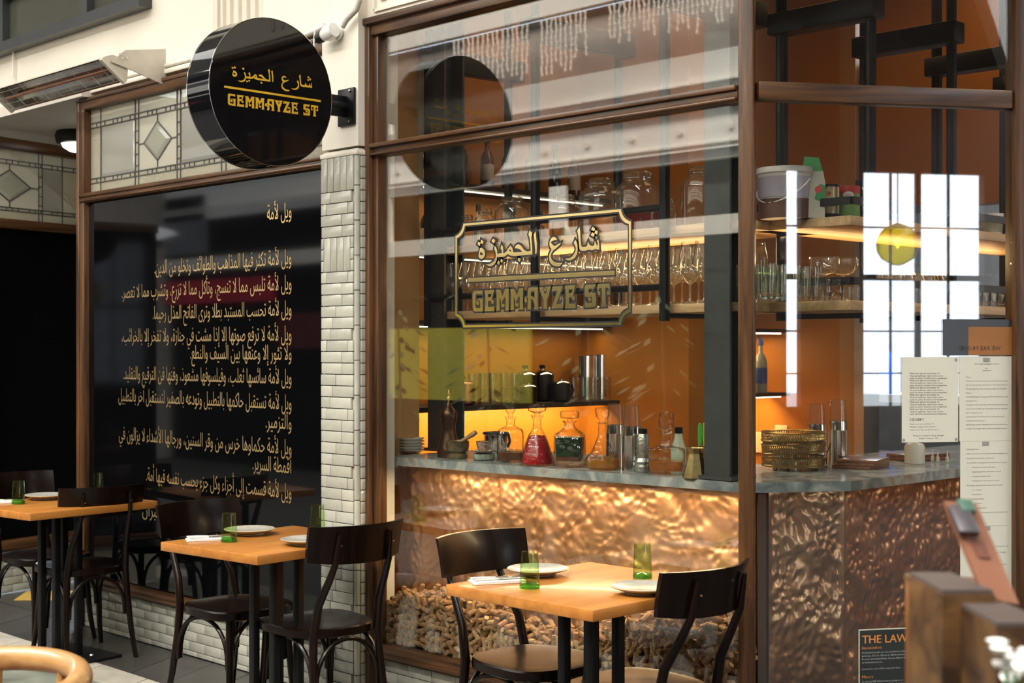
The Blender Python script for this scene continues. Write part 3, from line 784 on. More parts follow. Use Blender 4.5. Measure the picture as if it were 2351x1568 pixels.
g = G().prism([(-4.9, 4.12), (-3.08, 4.24), (-2.89, 4.55), (-2.89, 6.55), (-3.4, 6.55), (-3.4, 4.8), (-4.9, 4.7)], 0, ZC-.037)
loc(g.obj('carcass', pm('dark_board', (.02, .015, .012), .7), bar, smooth=False), bar)
def copper(nm='hammered_copper', rg=.40, k=1):
    t = NT(nm); v = t.coord((1, 1, 1))
    n1 = t.n('ShaderNodeTexNoise', Scale=4, Detail=5); t.l(v, n1.inputs['Vector'])
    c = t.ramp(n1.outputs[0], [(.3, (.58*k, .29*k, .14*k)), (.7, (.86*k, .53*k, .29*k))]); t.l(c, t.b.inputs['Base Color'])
    t.b.inputs['Metallic'].default_value = 1; t.b.inputs['Roughness'].default_value = rg
    n2 = t.n('ShaderNodeTexNoise', Scale=90, Detail=2); t.l(v, n2.inputs['Vector']); t.bump(n2.outputs[0], .12, .003); return t.m
COP = copper(); COP_SHADE = copper('shaded_hammered_copper', .30, .88)  # second copper has the right side's shade put into its colour
def copper_panel(a, b, z0, z1, seed, dens=.0062, mat=None):
    a, b = Vector((a[0], a[1], 0)), Vector((b[0], b[1], 0)); L = (b-a).length; t = (b-a)/L; nrm = R3(t.y, -t.x, 0)
    nu, nz = int(L/dens), int((z1-z0)/dens); vs = []; fs = []
    for j in range(nz+1):
        z = z0+(z1-z0)*j/nz
        for i in range(nu+1):
            s = L*i/nu; q = R3(s*34, z*30, seed*7.3)
            q2 = q+R3(noise.noise(q*.22), noise.noise(q*.22+R3(9, 0, 0)), 0)*1.2
            d = noise.voronoi(q2)[0][0]
            dim = -max(0, 1-d*1.45)*.0062
            rg = noise.noise(R3(s*4+z*3, z*4-s*2.5, seed))*.011+noise.noise(R3(s*9+z*7, z*6-s*4, seed+4))*.0065+noise.noise(R3(s*22+z*9, z*16, seed+2))*.0025
            k = min(1, min(i, nu-i, j, nz-j)/3)
            h = (dim+rg)*k*(1.35 if mat else 1)
            p = a+t*s+nrm*h; vs.append((p.x, p.y, z))
    for j in range(nz):
        for i in range(nu):
            q = j*(nu+1)+i; fs.append((q, q+1, q+nu+2, q+nu+1))
    me = bpy.data.meshes.new('copper_panel'); me.from_pydata(vs, [], fs); me.polygons.foreach_set('use_smooth', [True]*len(fs))
    return loc(link('copper_panel', me, mat or COP, bar), bar)
A_, B_ = Vector((-4.90, 4.07)), Vector((-3.03, 4.195))
seams = [0, .36, .50, .78, 1.0]
s_px = [on_line(px, A_, B_) for px in (1150, 1208)]
fr = [0]+[((p.x-A_.x)/(B_.x-A_.x)) for p in s_px]+[1]
for i in range(len(fr)-1):
    a = A_.lerp(B_, fr[i]); b = A_.lerp(B_, fr[i+1])
    copper_panel(a, b, .02, ZC-.038, i+1)
copper_panel((-2.995, 4.235), (-2.85, 4.50), .02, ZC-.038, 8, mat=COP_SHADE)
copper_panel((-2.85, 4.502), (-2.85, 6.5), .02, ZC-.038, 9, mat=COP_SHADE)
loc(G().box((-3.012, 4.212, .53), (.03, .04, 1.0), Matrix.Rotation(.8, 3, 'Z')).obj('corner_strip', pm('dark_copper', (.14, .07, .04), .35, .9), bar), bar)
area('counter_fill', (-3.85, 4.05, ZC-.045), (math.radians(-8), 0, math.radians(3.7)), 1.5, .02, 14, (1, .70, .38))  # assumed strip under the slab, added to brighten the copper front
area('under_shelf_led', (-3.13, 5.3, S1_-.13), (0, math.pi+.64, 0), .012, 1.9, 5, (1, .62, .26))
q_l = (Vector((-5.01, 4.385))+Vector((-3.465, 4.235)))/2+Vector((.05, .44))
area('under_shelf_led', (q_l.x, q_l.y, S1_-.13), (math.pi+.64, 0, -.0968), 1.5, .012, 5, (1, .66, .32))

# ================================================================ HANGING SHELVES
LA, LB = Vector((-5.01, 4.385)), Vector((-3.465, 4.235)); LDn = (LB-LA).normalized(); LNn = Vector((-LDn.y, LDn.x))
def lp2(s, d=0): q = LA+LDn*s+LNn*d; return q
lang = math.atan2(LDn.y, LDn.x)
hs_ = thing('hanging_shelf', 'long black pipe hanging shelf with two timber boards above the marble counter', 'shelf', (LA.x, LA.y, 0), lang)
SL = 1.94
def sp(px): q = on_line(px, LA, LB); return (Vector((q.x, q.y))-LA).dot(LDn)
S1, S2 = 2.02, 1.72
for z in (S1, S2):
    G().box((SL/2-.02, .235, z-.017), (SL, .42, .034), bev=.003).obj('shelf_board', SHELFW, hs_)
PS = [sp(987), sp(1233), sp(1530)]
for s in PS:
    G().tube([(s, -.01, 1.655), (s, -.01, 3.6)], .021, 10).obj('post', STEEL, hs_)
    G().tube([(s, .47, 1.655), (s, .47, 3.6)], .021, 10).obj('post', STEEL, hs_)
    G().box((s, .24, 2.90), (.07, .62, .10), bev=.006).obj('bracket_beam', STEEL, hs_)
    G().tube([(s, 0, S2-.045), (s, .47, S2-.045)], .010, 8).obj('cross_bar', STEEL, hs_)
for z in (2.09, 1.785):
    G().tube([(PS[0], -.01, z), (PS[2], -.01, z)], .014, 10).obj('rail', STEEL, hs_)
RXL, RXR = -3.15, -2.765
hr = thing('hanging_shelf', 'black steel hanging shelf with timber boards running back along the right side of the bar', 'shelf', (RXL, 4.54, 0))
PY = [0, .59, 1.174, 1.805]
for z in (S1, S2):
    G().box((.20, .95, z-.017), (.42, 2.25, .034), bev=.003).obj('shelf_board', SHELFY, hr)
for y in PY:
    G().tube([(0, y, 1.655), (0, y, 3.6)], .023, 10).obj('post', STEEL, hr)
    G().tube([(.385, y, 1.655), (.385, y, 3.0)], .020, 10).obj('post', STEEL, hr)
    G().box((.19, y, 2.785), (.46, .085, .082), bev=.006).obj('bracket_beam', STEEL, hr)
    G().box((.19, y, S2-.05), (.40, .03, .02)).obj('cross_bar', STEEL, hr)
for z in (2.075, 1.79):
    G().box((.405, .95, z), (.012, 2.2, .028)).obj('rail', STEEL, hr)
    G().box((.20, -.155, z), (.40, .012, .028)).obj('rail', STEEL, hr)
area('shelf_led', (-4.1, 4.72, 1.975), (0, 0, lang), 1.5, .012, 6, (1, .72, .42))
area('shelf_led', (-3.13, 5.3, 1.975), (0, 0, math.pi/2), 1.6, .012, 3, (1, .72, .42))
area('shelf_led', (-4.1, 4.72, 1.67), (0, 0, lang), 1.5, .012, 2, (1, .72, .42))
for x, y, L in ((-2.35, 5.4, 3.6),):
    t = tag(G().box((x, y, 3.05), (.42, L, .30), bev=.01).obj('roof_beam', pm('dark_grey_beam', (.05, .045, .04), .6)), 'wide dark grey beam crossing the orange ceiling above the right shelf', 'beam')
# ================================================================ BACK BAR NICHE
XN = -5.40
nb = thing('back_bar_shelf', 'wall shelf set with lit strips of light along the orange back bar wall', 'shelf', (XN, 5.05, 0))
for z, dp in ((1.27, .32), (1.685, .26), (2.02, .26), (2.36, .26)):
    G().box((dp/2, 0, z-.012), (dp, 1.52, .024)).obj('shelf_board', pm('dark_shelf', (.025, .018, .012), .5), nb)
for z in (1.655, 1.99, 2.33): G().box((.20, 0, z), (.010, 1.5, .006)).obj('led_strip', LEDW, nb)
G().box((.03, 0, 1.252), (.012, 1.5, .01)).obj('led_strip', LED, nb)
area('backbar_led', (XN+.17, 5.05, 1.243), (0, math.radians(32), 0), .03, 1.45, 20, (1, .64, .20))
area('backbar_led', (XN+.16, 5.05, 2.31), (0, 0, math.pi/2), 1.5, .01, 2.5, (1, .72, .40))
area('backbar_led', (XN+.16, 5.05, 1.64), (0, 0, math.pi/2), 1.5, .01, 2.5, (1, .72, .40))
bc = thing('back_counter', 'low dark back counter under the glowing orange wall', 'counter', (-5.09, 5.08, 0))
G().box((.0, 0, .90), (.58, 1.5, .04)).obj('worktop', pm('pale_worktop', (.45, .43, .38), .4), bc); G().box((0, 0, .44), (.54, 1.46, .88)).obj('cupboard', pm('dark_board', (.02, .015, .012), .7), bc)
n2 = thing('bottle_shelf', 'small lit bottle shelf in the niche beside the kitchen wall', 'shelf', (-5.01, 6.5, 0))
for z in (1.30, 1.66, 2.0):
    G().box((.17, 0, z-.01), (.34, .62, .02)).obj('shelf_board', pm('dark_shelf', (.025, .018, .012), .5), n2)
    G().box((.28, 0, z-.025), (.012, .6, .008)).obj('led_strip', LED, n2)
area('niche_led', (-4.86, 6.5, 1.265), (0, math.radians(32), 0), .03, .6, 9, (1, .62, .20))
area('niche_led', (-4.9, 6.5, 1.62), (0, 0, math.pi/2), .6, .03, 4, (1, .62, .24))
# tiled splashback, socket, kitchen things
sb = struct('trim_splashback', G().box((-4.85, 6.89, 1.0), (.48, .02, .12)), pm('cream_tile', (.55, .50, .38), .25))
p = on_y(1793, 987, 6.89)
t = thing('wall_socket', 'cream double power socket on orange wall left of the kitchen', 'socket', (p.x, 6.895, p.z))
G().box((0, 0, 0), (.085, .012, .055), bev=.003).obj('face_plate', pm('socket_plastic', (.70, .58, .42), .4), t)
for dx in (-.02, .02):
    G().box((dx, -.009, -.004), (.010, .006, .014)).obj('switch', WHITE, t)
kc = thing('kitchen_counter', 'pale kitchen shelf unit seen through the doorway', 'counter', (-4.85, 8.6, 0))
G().box((0, 0, 1.22), (1.7, .5, .05)).obj('shelf_board', pm('pale_blue_shelf', (.50, .55, .60), .4), kc); G().box((0, 0, .85), (1.7, .5, .05)).obj('shelf_board', CHROME, kc)
for x in (-.8, .8): G().box((x, 0, .62), (.04, .45, 1.24)).obj('side_frame', CHROME, kc)
p = on_y(2029, 868, 8.5)
t = thing('blue_bottle', 'blue plastic jug bottle on the pale kitchen shelf', 'bottle', (p.x, 8.5, 1.247))
BLUE = pm('blue_plastic', (.03, .12, .55), .35)
G().lathe([(.07, 0), (.075, .02), (.075, .20), (.05, .27), (.03, .30), (.03, .33)], 16).obj('body', BLUE, t); G().lathe([(.034, .33), (.034, .36), (0, .36)], 12).obj('cap', WHITE, t)
t = tag(G().lathe([(.12, 0), (.15, .25), (.155, .26), (.14, .26), (.11, .02), (0, .02)], 18, cap=False).obj('plastic_tub', pm('frosted_plastic', (.55, .58, .62), .4), None, (p.x-.22, 8.6, 1.247)), 'frosted plastic tub left of the blue jug in the kitchen', 'tub')

# ================================================================ GLASSWARE AND JARS
def wine_glass(sc=1.0):
    t = thing('wine_glass', 'clear stemmed wine glass standing on the hanging shelf', 'glass', group='wine glasses on the hanging shelf')
    G().lathe([(.036, 0), (.034, .003), (.010, .008), (.0045, .02), (.0040, .075), (.008, .088)], 20, cap=False).obj('stem', CLEAR, t)
    G().lathe([(.004, .085), (.022, .095), (.038, .118), (.043, .140), (.040, .175), (.031, .225), (.030, .225)], 24, cap=False).obj('bowl', CLEAR, t)
    return t
wg = wine_glass(); first = True
def place(proto, locv, rz=None, first=[True], **k):
    pass
WGP = [1013, 1047, 1083, 1118, 1153, 1190, 1226, 1262, 1300, 1336, 1372, 1408, 1444, 1482, 1520, 1560, 1592]
cnt = 0
for row, dd in ((0, .06), (1, .17), (2, .27)):
    for px in WGP:
        s = sp(px)+(row*.035); q = lp2(s, dd+random.uniform(-.006, .006))
        sc = 1.0+.05*min(1, max(0, (px-1250)/300))
        o = wg if cnt == 0 else copy_tree(wg)
        o.location = (q.x, q.y, S2+.001); o.rotation_euler = (0, 0, random.uniform(0, 3)); o.scale = (sc, sc, sc); cnt += 1
        tag(o, ORD[WGP.index(px)]+' stemmed wine glass from the left in the '+('front', 'middle', 'back')[row]+' row of the hanging shelf')
    TUMB = [(.031, 0), (.036, .004), (.038, .10), (.0375, .112), (.0355, .112), (.033, .012), (0, .010)]
def ribbed(n=24, h=.115, r=.038):
    g = G(); vs = []; fs = []
    prof = [(r*.86, 0), (r*.92, .006), (r, h*.85), (r, h), (r*.94, h), (r*.86, .014), (.001, .012)]
    for a, (rr, z) in enumerate(prof):
        for i in range(n*2):
            an = math.pi*i/n; m = 1+(.03 if i % 2 else -.02)*(1 if 0 < a < 3 else .2)
            vs.append((rr*m*math.cos(an), rr*m*math.sin(an), z))
    N = n*2
    for a in range(len(prof)-1):
        for i in range(N): fs.append((a*N+i, a*N+(i+1) % N, (a+1)*N+(i+1) % N, (a+1)*N+i))
    return g.add(vs, fs)
TGL = glass('greenish_tumbler_glass', (.97, .98, .95), (.45, .50, .40), .055)
tm = ribbed().mesh('tumbler'); tm.materials.append(TGL)
def tumblers(spots, label, group, z, me=tm, sc=1):
    for i, (x, y) in enumerate(spots):
        o = bpy.data.objects.new('tumbler', me); COL.objects.link(o); o.location = (x, y, z+.001); o.scale = (sc, sc, sc); tag(o, ORD[i]+' '+label, 'glass', group)
spots = []
for px in (1694, 1712, 1733): q = on_line(px, LA, LB); spots += [(q.x+.01, q.y+.03), (q.x+.02, q.y+.14)]
tumblers(spots, 'tall ribbed clear tumbler on the shelf beside the corner post', 'ribbed tumblers by the corner post', S2)
spots = []
for px in (1758, 1785, 1812, 1838, 1862):
    p = on_line(px, (RXL+.30, 4.4), (RXL+.24, 5.2)); spots.append((p.x, p.y))
    spots.append((p.x-.09, p.y+.02))
tumblers([s for s in spots if s[0] > RXL-.02], 'tall ribbed clear tumbler on the right hanging shelf', 'ribbed tumblers on the right shelf', S2)
sm = ribbed(12, .075, .036).mesh('tumbler'); sm.materials.append(CUT)
spots = []
for px in (1886, 1912):
    p = on_x(px, 700, RXR-.05); spots.append((p.x, p.y))
tumblers(spots, 'short cut glass tumbler on the right shelf near the stemmed coupes', 'cut glass tumblers near the coupes', S2, sm)
spots = []
for px in (2218, 2236, 2254, 2272, 2290, 2308): p = on_x(px, 715, RXR-.06); spots.append((p.x, p.y))
tumblers(spots, 'short cut glass tumbler at the far right end of the shelf', 'cut glass tumblers at the far end', S2, sm)
def coupe():
    t = thing('coupe_glass')
    G().lathe([(.034, 0), (.032, .003), (.008, .008), (.004, .02), (.004, .075), (.008, .085)], 20, cap=False).obj('stem', CLEAR, t)
    G().lathe([(.004, .083), (.03, .09), (.045, .11), (.047, .14), (.046, .14)], 24, cap=False).obj('bowl', CLEAR, t); return t
cg = coupe()
for i, (px, lab) in enumerate(((1893, 'left of the two stemmed coupe glasses above the right rail'), (1936, 'right of the two stemmed coupe glasses above the right rail'))):
    o = cg if i == 0 else copy_tree(cg); p = on_x(px, 700, RXR-.13+.03*i); o.location = (p.x, p.y, S2+.001); tag(o, lab, 'glass'); o.scale = (1.15,)*3
for i, px in enumerate((2008, 2030, 2052, 2078, 2104, 2130, 2150)):
    o = copy_tree(cg); p = on_x(px, 700, RXR-.10); o.location = (p.x, p.y, S2+.001); o.scale = (.9,)*3; tag(o, ORD[i]+' small stemmed coupe glass further back on the right shelf', 'glass', 'coupes further back on the right shelf')
for i, px in enumerate((1944, 1964)):
    p = on_x(px, 690, RXR-.04); o = G().lathe([(.018, 0), (.020, .05), (.019, .05), (.016, .006), (0, .006)], 16, cap=False).obj('shot_glass', CLEAR, None, (p.x, p.y, S2+.001)); tag(o, ('left', 'right')[i]+' one of two tiny shot glasses right of the coupes', 'glass')
def jar(name, label, px, h, r, d=.12, liquid=None, lh=.3, sq=None):
    q = lp2(sp(px), d); t = thing(name, label, 'jar', (q.x, q.y, S1+.001))
    G().lathe([(r*.86, 0), (r*.97, .006), (r, h*.15), (r, h*.62), (r*.93, h*.74), (r*.64, h*.84), (r*.62, h*.90), (r*.66, h*.92)], 24, cap=False, sq=sq).obj('jar_body', CLEAR, t)
    ld = G().lathe([(r*.68, h*.92), (r*.68, h*.965), (r*.60, h), (.01, h)], 24); ld = ld.obj('lid', CLEAR, t)
    G().tube([(r*.70, 0, h*.87), (r*.74, 0, h*.95), (r*.5, 0, h*1.01)], .0022, 6).obj('wire_clip', CHROME, ld)
    a = [(r*.67*math.cos(k*math.pi/10), r*.67*math.sin(k*math.pi/10), h*.885) for k in range(21)]
    G().tube(a, .002, 5).obj('wire_clip', CHROME, t)
    if liquid: G().lathe([(r*.80, .008), (r*.93, .02), (r*.94, h*lh), (.0, h*lh)], 24).obj('liquid', liquid, t)
    return t
REDL = pm('red_cordial', (.30, .006, .008), .2)
jar('glass_jar', 'small dark swing top glass jar at the left end of the upper shelf', 1022, .15, .052)
jar('glass_jar', 'round shouldered glass jar second from the left on the upper shelf', 1066, .165, .052)
jar('glass_jar', 'big clear squat glass jar third from the left on the upper shelf', 1127, .205, .080)
jar('glass_jar', 'low open glass jar just right of the big squat jar', 1176, .09, .05)
jar('glass_jar', 'clear glass jar standing behind the middle black post of the upper shelf', 1250, .185, .060)
jar('glass_jar', 'tall square clear glass jar left of the red cordial jar', 1330, .235, .078, sq=5)
jar('glass_jar', 'large glass jar holding red cordial on the upper shelf', 1415, .24, .092, liquid=REDL, lh=.34)
jar('glass_jar', 'little preserving jar with wire clip right of the red cordial', 1483, .115, .038)
jar('glass_jar', 'tall narrow shouldered glass jar with clip lid beside the grey column', 1562, .225, .082)
# dark bottles behind on the niche shelves
BOT = [(.036, 0), (.038, .006), (.038, .17), (.030, .20), (.013, .225), (.012, .29), (.015, .292), (.015, .305), (0, .305)]
def bottle(loc_, label, mat, cap=None, sc=1, lab=None, group=None, name='bottle'):
    t = thing(name, label, 'bottle', loc_, 0, group)
    G().lathe(BOT, 16).obj('bottle_body', mat, t); G().lathe([(.0165, .265), (.0165, .308), (0, .308)], 12).obj('cap', cap or STEEL, t)
    if lab: G().lathe([(.0388, .05), (.0388, .14)], 18, cap=False).obj('paper_label', lab, t)
    t.scale = (sc,)*3; return t
DKG = pm('dark_bottle_glass', (.015, .02, .01), .08, coat=.5); AMB = pm('amber_bottle_glass', (.12, .04, .008), .1, coat=.5)
BL = pm('blue_label', (.06, .10, .30), .5); WLb = pm('white_label', (.5, .48, .42), .6); CLB = pm('pale_bottle_glass', (.30, .32, .28), .1, coat=.5)
for i, (y, m) in enumerate(((4.55, AMB), (4.68, DKG), (4.82, DKG), (5.0, AMB), (5.15, DKG), (5.32, CLB), (5.5, DKG), (5.65, AMB))):
    bottle((XN+.13, y, 2.361), ORD[i]+' spirit bottle from the left high on the lit back bar shelf', m, None, .9, WLb if i % 2 else None, 'spirit bottles on the top back shelf')
for i, y in enumerate((4.6, 4.78, 4.95, 5.2, 5.4, 5.6)):
    bottle((XN+.12, y, 2.021), ORD[i]+' spirit bottle from the left on the middle lit back bar shelf', (DKG, AMB, CLB)[i % 3], None, .85, WLb, 'spirit bottles on the middle back shelf')
for i, (y, m, lb) in enumerate(((6.28, CLB, WLb), (6.36, DKG, None), (6.45, AMB, WLb), (6.56, CLB, None), (6.68, CLB, BL))):
    l_ = ['slim pale bottle at the left of the niche shelf', 'dark wine bottle second on the niche shelf', 'amber bottle with white label in the middle of the niche shelf', 'unlabelled pale bottle in the niche shelf', 'clear bottle with a blue label right of the grey column'][i]
    bottle((-4.78, y, 1.301), l_, m, BL if i == 4 else None, 1.0, lb)
for i, y in enumerate((6.3, 6.42, 6.6)):
    bottle((-4.80, y, 1.661), ['left', 'middle', 'right'][i]+' of three dark bottles on the upper niche shelf', (AMB, DKG, DKG)[i], None, .95, WLb)

# back bar shelf things: tumblers stacked in twos, pots, mug, canisters
ZB = 1.271
stk = ribbed(12, .080, .034).mesh('tumbler'); stk.materials.append(TGL)
for px in (1090, 1113, 1138, 1163, 1188):
    for row in (0, 1):
        for lv in (0, 1):
            p = on_x(px, 850, XN+.27-.09*row); o = bpy.data.objects.new('tumbler', stk); COL.objects.link(o)
            o.location = (p.x, p.y, ZB+lv*.076); tag(o, ('lower', 'upper')[lv]+' clear tumbler of the '+ORD[(1090, 1113, 1138, 1163, 1188).index(px)]+' stack, '+('front', 'back')[row]+' row, on the back bar shelf', 'glass', 'stacked tumblers on the back bar shelf')
for px in (1322, 1344, 1366, 1388):
    p = on_x(px, 850, XN+.27); o = bpy.data.objects.new('tumbler', stk); COL.objects.link(o); o.location = (p.x, p.y, ZB+.001); o.scale = (1, 1, 1.55)
    tag(o, ORD[(1322, 1344, 1366, 1388).index(px)]+' tall clear glass right of the black jug', 'glass', 'tall glasses left of the steel canisters')
PAN = pm('copper_pot_metal', (.30, .12, .07), .3, .9)
def pot(px, r, h, mat, label, knob=True, dx=.22, handle=False, cat='pot', name='lidded_pot'):
    p = on_x(px, 850, XN+dx); t = thing(name, label, cat, (p.x, p.y, ZB))
    G().lathe([(r*.85, 0), (r, .01), (r, h*.8), (r*.97, h*.84)], 24).obj('pot_body', mat, t)
    G().lathe([(r*1.03, h*.84), (r*.8, h*.92), (.012, h*.97), (.012, h*1.02)], 24).obj('lid', CHROME if mat == STEEL else mat, t)
    if knob: G().lathe([(.010, h*1.0), (.016, h*1.04), (.016, h*1.12), (0, h*1.14)], 12).obj('knob', STEEL, t)
    if handle: G().tube([(0, r, h*.7), (0, r+.03, h*.75), (0, r+.045, h*.5), (0, r+.03, h*.25), (0, r, h*.2)], .006, 8).obj('handle', mat, t)
    return t
pot(1062, .062, .125, PAN, 'ribbed copper coloured lidded pot at the left of the back bar shelf')
pot(1206, .060, .17, STEEL, 'left black lidded coffee pot on the back bar shelf', dx=.14)
pot(1245, .062, .17, STEEL, 'right black lidded coffee pot on the back bar shelf', dx=.14)
pot(1212, .048, .10, STEEL, 'small round black teapot in front of the coffee pots', dx=.28, knob=False, name='teapot', cat='teapot')
pot(1288, .050, .115, STEEL, 'round black jug with curved handle right of the coffee pots', dx=.26, knob=False, handle=True, name='black_jug', cat='jug')
for i, (px, h) in enumerate(((1340, .225), (1374, .23), (1408, .235))):
    p = on_x(px, 850, XN+.12); t = thing('steel_canister', ['left', 'middle', 'right'][i]+' of three tall steel canisters at the end of the back bar shelf', 'canister', (p.x, p.y, ZB))
    G().lathe([(.058, 0), (.058, h)], 28).obj('canister_body', CHROME, t); G().lathe([(.060, h), (.060, h+.014), (0, h+.014)], 28).obj('rim', CHROME, t)

# ================================================================ THINGS ON THE COUNTER
ZC1 = ZC+.0008
def cpos(px, py): p = on_z(px, py, ZC); return (p.x, p.y, ZC1)
for k in range(5):
    o = G().lathe([(.030, 0), (.036, .002), (.058, .012), (.060, .0155), (.056, .014), (.034, .005), (0, .005)], 28).obj('side_plate', WHITE)
    p = cpos(945, 1040); o.location = (p[0], p[1], ZC1+k*.0135)
    tag(o, ['bottom plate', 'second plate up', 'middle plate', 'fourth plate up', 'top plate'][k]+' of the small white stack at the left end of the counter', 'plate')
t = thing('coffee_grinder', 'tall dark bronze coffee grinder with pointed finial at the left of the counter', 'grinder', cpos(1030, 1050))
G().lathe([(.050, 0), (.052, .02), (.046, .05), (.034, .10), (.030, .14), (.036, .165), (.037, .175)], 24).obj('grinder_body', BRONZE, t)
G().lathe([(.039, .175), (.039, .19), (.034, .205), (.018, .222), (.008, .24), (.006, .25)], 24).obj('dome', BRONZE, t)
G().lathe([(.006, .25), (.010, .26), (.005, .27), (.007, .28), (.0, .30)], 12).obj('finial', BRASS, t)
STONE = pm('brown_onyx', (.10, .075, .035), .2, coat=.4, noise_s=22, noise_a=.7)
t = thing('mortar', 'brown stone mortar bowl on the counter left of the patterned cup', 'mortar', cpos(1050, 1053))
G().lathe([(.042, 0), (.046, .006), (.046, .018), (.036, .026), (.046, .034), (.052, .055), (.051, .078), (.046, .078), (.036, .05), (0, .04)], 28).obj('mortar_bowl', STONE, t)
pl = thing('pestle', 'brown stone pestle leaning in the stone mortar', 'pestle', (t.location.x, t.location.y, ZC1))
d_ = R3(.075, .035, .05)
G().tube([(0-.02, -.01, .052), (-.005, 0, .062), (.03, .02, .085), (.062, .035, .107), (.075, .042, .117)], [.014, .012, .008, .012, .010], 12).obj('pestle_shaft', pm('tan_onyx', (.34, .2, .08), .25, coat=.4, noise_a=.4), pl)
p = cpos(1110, 1056)
o = tag(G().lathe([(.040, 0), (.048, .004), (.050, .018), (.048, .026), (0, .026)], 14).obj('stone_coaster', pm('rough_green_stone', (.22, .24, .19), .7, noise_s=50, noise_a=.5, bump=.6), None, p), 'rough grey green stone block under the patterned saucer', 'coaster')
CHINA = pm('patterned_china', (.42, .30, .24), .25, .3, coat=.4, noise_s=90, noise_a=.7)
o = tag(G().lathe([(.02, 0), (.03, .003), (.052, .012), (.054, .014), (.03, .006), (0, .005)], 28).obj('saucer', CHINA, None, (p[0], p[1], p[2]+.0265)), 'ornate saucer with gilded edge on the stone block', 'saucer')
t = thing('coffee_cup', 'small patterned coffee cup with gilded rim on the ornate saucer', 'cup', (p[0], p[1], p[2]+.032))
G().lathe([(.018, 0), (.021, .003), (.030, .030), (.033, .046), (.031, .046), (.026, .02), (0, .008)], 24).obj('cup_body', CHINA, t); G().lathe([(.033, .044), (.034, .048), (.031, .048)], 24, cap=False).obj('gilded_rim', BRASS, t)
q = cpos(1098, 1040)
t = thing('sugar_pot', 'black handled steel pot half hidden behind the patterned cup', 'pot', (q[0]-.03, q[1]+.14, ZC1))
G().lathe([(.05, 0), (.055, .01), (.055, .075), (.062, .080)], 24).obj('pot_body', CHROME, t); G().lathe([(.064, .080), (.060, .088), (0, .094)], 24).obj('lid', STEEL, t)
G().tube([(.055, 0, .075), (.085, 0, .08), (.095, 0, .05), (.08, 0, .02)], .007, 8).obj('handle', STEEL, t)
def decanter(px, py, label, body, stop, liq, sq=None, rz=0, mat=CUT, sc=1, name='decanter', liqs=None, n=28):
    t = thing(name, label, 'decanter', cpos(px, py), rz)
    G().lathe(body, n, cap=False, sq=sq).obj('glass_body', mat, t); G().lathe(stop, 16).obj('stopper', CUT, t)
    for (prof, m) in liq: G().lathe(prof, n, sq=sq).obj('liquid', m, t)
    t.scale = (sc,)*3; return t
BRN = pm('brown_liquor', (.10, .030, .008), .15); RUBY = pm('ruby_liquor', (.34, .004, .006), .2)
DGR = pm('dark_green_herbs', (.008, .030, .008), .3, noise_s=30, noise_a=.8)
AMBL = glass('amber_liquor', (.90, .62, .18), (.6, .28, .03), .05, milky=.35, milk=(.75, .42, .08))
AMB2 = glass('orange_liquor', (.85, .45, .08), (.5, .18, .02), .05, milky=.45, milk=(.65, .28, .03))
decanter(1172, 1060, 'square shouldered cut glass decanter with a little brown liquor', [(.052, .0), (.056, .006), (.056, .118), (.050, .135), (.022, .150), (.017, .158), (.018, .178), (.025, .190), (.024, .19)],
         [(.012, .185), (.010, .200), (.020, .212), (.021, .258), (.014, .266), (0, .266)], [([(.050, .008), (.052, .04), (0, .04)], BRN)], 6, .75)
# raised star flowers on that decanter are left to its cut glass finish
decanter(1233, 1068, 'bell shaped cut glass decanter full of ruby red liquor', [(.072, 0), (.073, .008), (.064, .04), (.050, .085), (.034, .125), (.018, .150), (.016, .185), (.027, .205), (.026, .205)],
         [(.012, .195), (.012, .212), (.036, .222), (.040, .235), (.034, .248), (0, .250)], [([(.064, .006), (.066, .012), (.058, .04), (.045, .085), (.030, .122), (0, .122)], RUBY)], name='decanter')
decanter(1308, 1072, 'square cut glass decanter with dark green contents and flat stopper', [(.056, 0), (.060, .006), (.058, .125), (.052, .136), (.030, .150), (.020, .165), (.018, .175), (.028, .185), (.027, .185)],
         [(.012, .18), (.011, .195), (.036, .198), (.038, .202), (.038, .222), (.034, .226), (0, .226)], [([(.052, .045), (.054, .12), (0, .12)], DGR), ([(.050, .026), (.052, .043), (0, .043)], BRN)], 7, .55)
decanter(1383, 1078, 'ship shaped cut glass decanter with pale amber liquor and faceted stopper', [(.052, 0), (.066, .010), (.072, .028), (.066, .048), (.048, .066), (.032, .095), (.018, .135), (.016, .17), (.017, .182), (.026, .187), (.025, .187)],
         [(.012, .18), (.014, .195), (.026, .208), (.031, .236), (.026, .244), (0, .246)], [([(.048, .004), (.062, .012), (.067, .028), (.062, .046), (0, .046)], AMBL)])
decanter(1530, 1087, 'low square diamond cut decanter with orange liquor and barrel stopper', [(.066, 0), (.070, .008), (.070, .088), (.064, .094), (.026, .104), (.021, .112), (.019, .15), (.026, .162), (.025, .162)],
         [(.014, .155), (.013, .168), (.027, .174), (.030, .20), (.027, .232), (0, .236)], [([(.062, .012), (.064, .048), (0, .048)], AMB2)], 8, .62)
def shaker(px, py, label, glass_on=True, n=2, sc=1):
    t = thing('cocktail_shaker', label, 'shaker', cpos(px, py))
    G().lathe([(.030, 0), (.045, .004-.004), (.047, .0), (.044, .135), (.045, .138)][1:], 24).obj('steel_tin', CHROME, t)
    G().lathe([(.0435, .10), (.041, .165), (.040, .172), (.036, .172)], 24, cap=False).obj('upper_tin', CHROME, t)
    if glass_on: G().lathe([(.040, .165), (.037, .225), (.034, .248), (.034, .256), (0, .256)], 24).obj('mixing_glass', CLEAR, t)
    t.scale = (sc*.86, sc*.86, sc); return t
shaker(1413, 1074, 'left of the two steel and glass cocktail shakers behind the decanters')
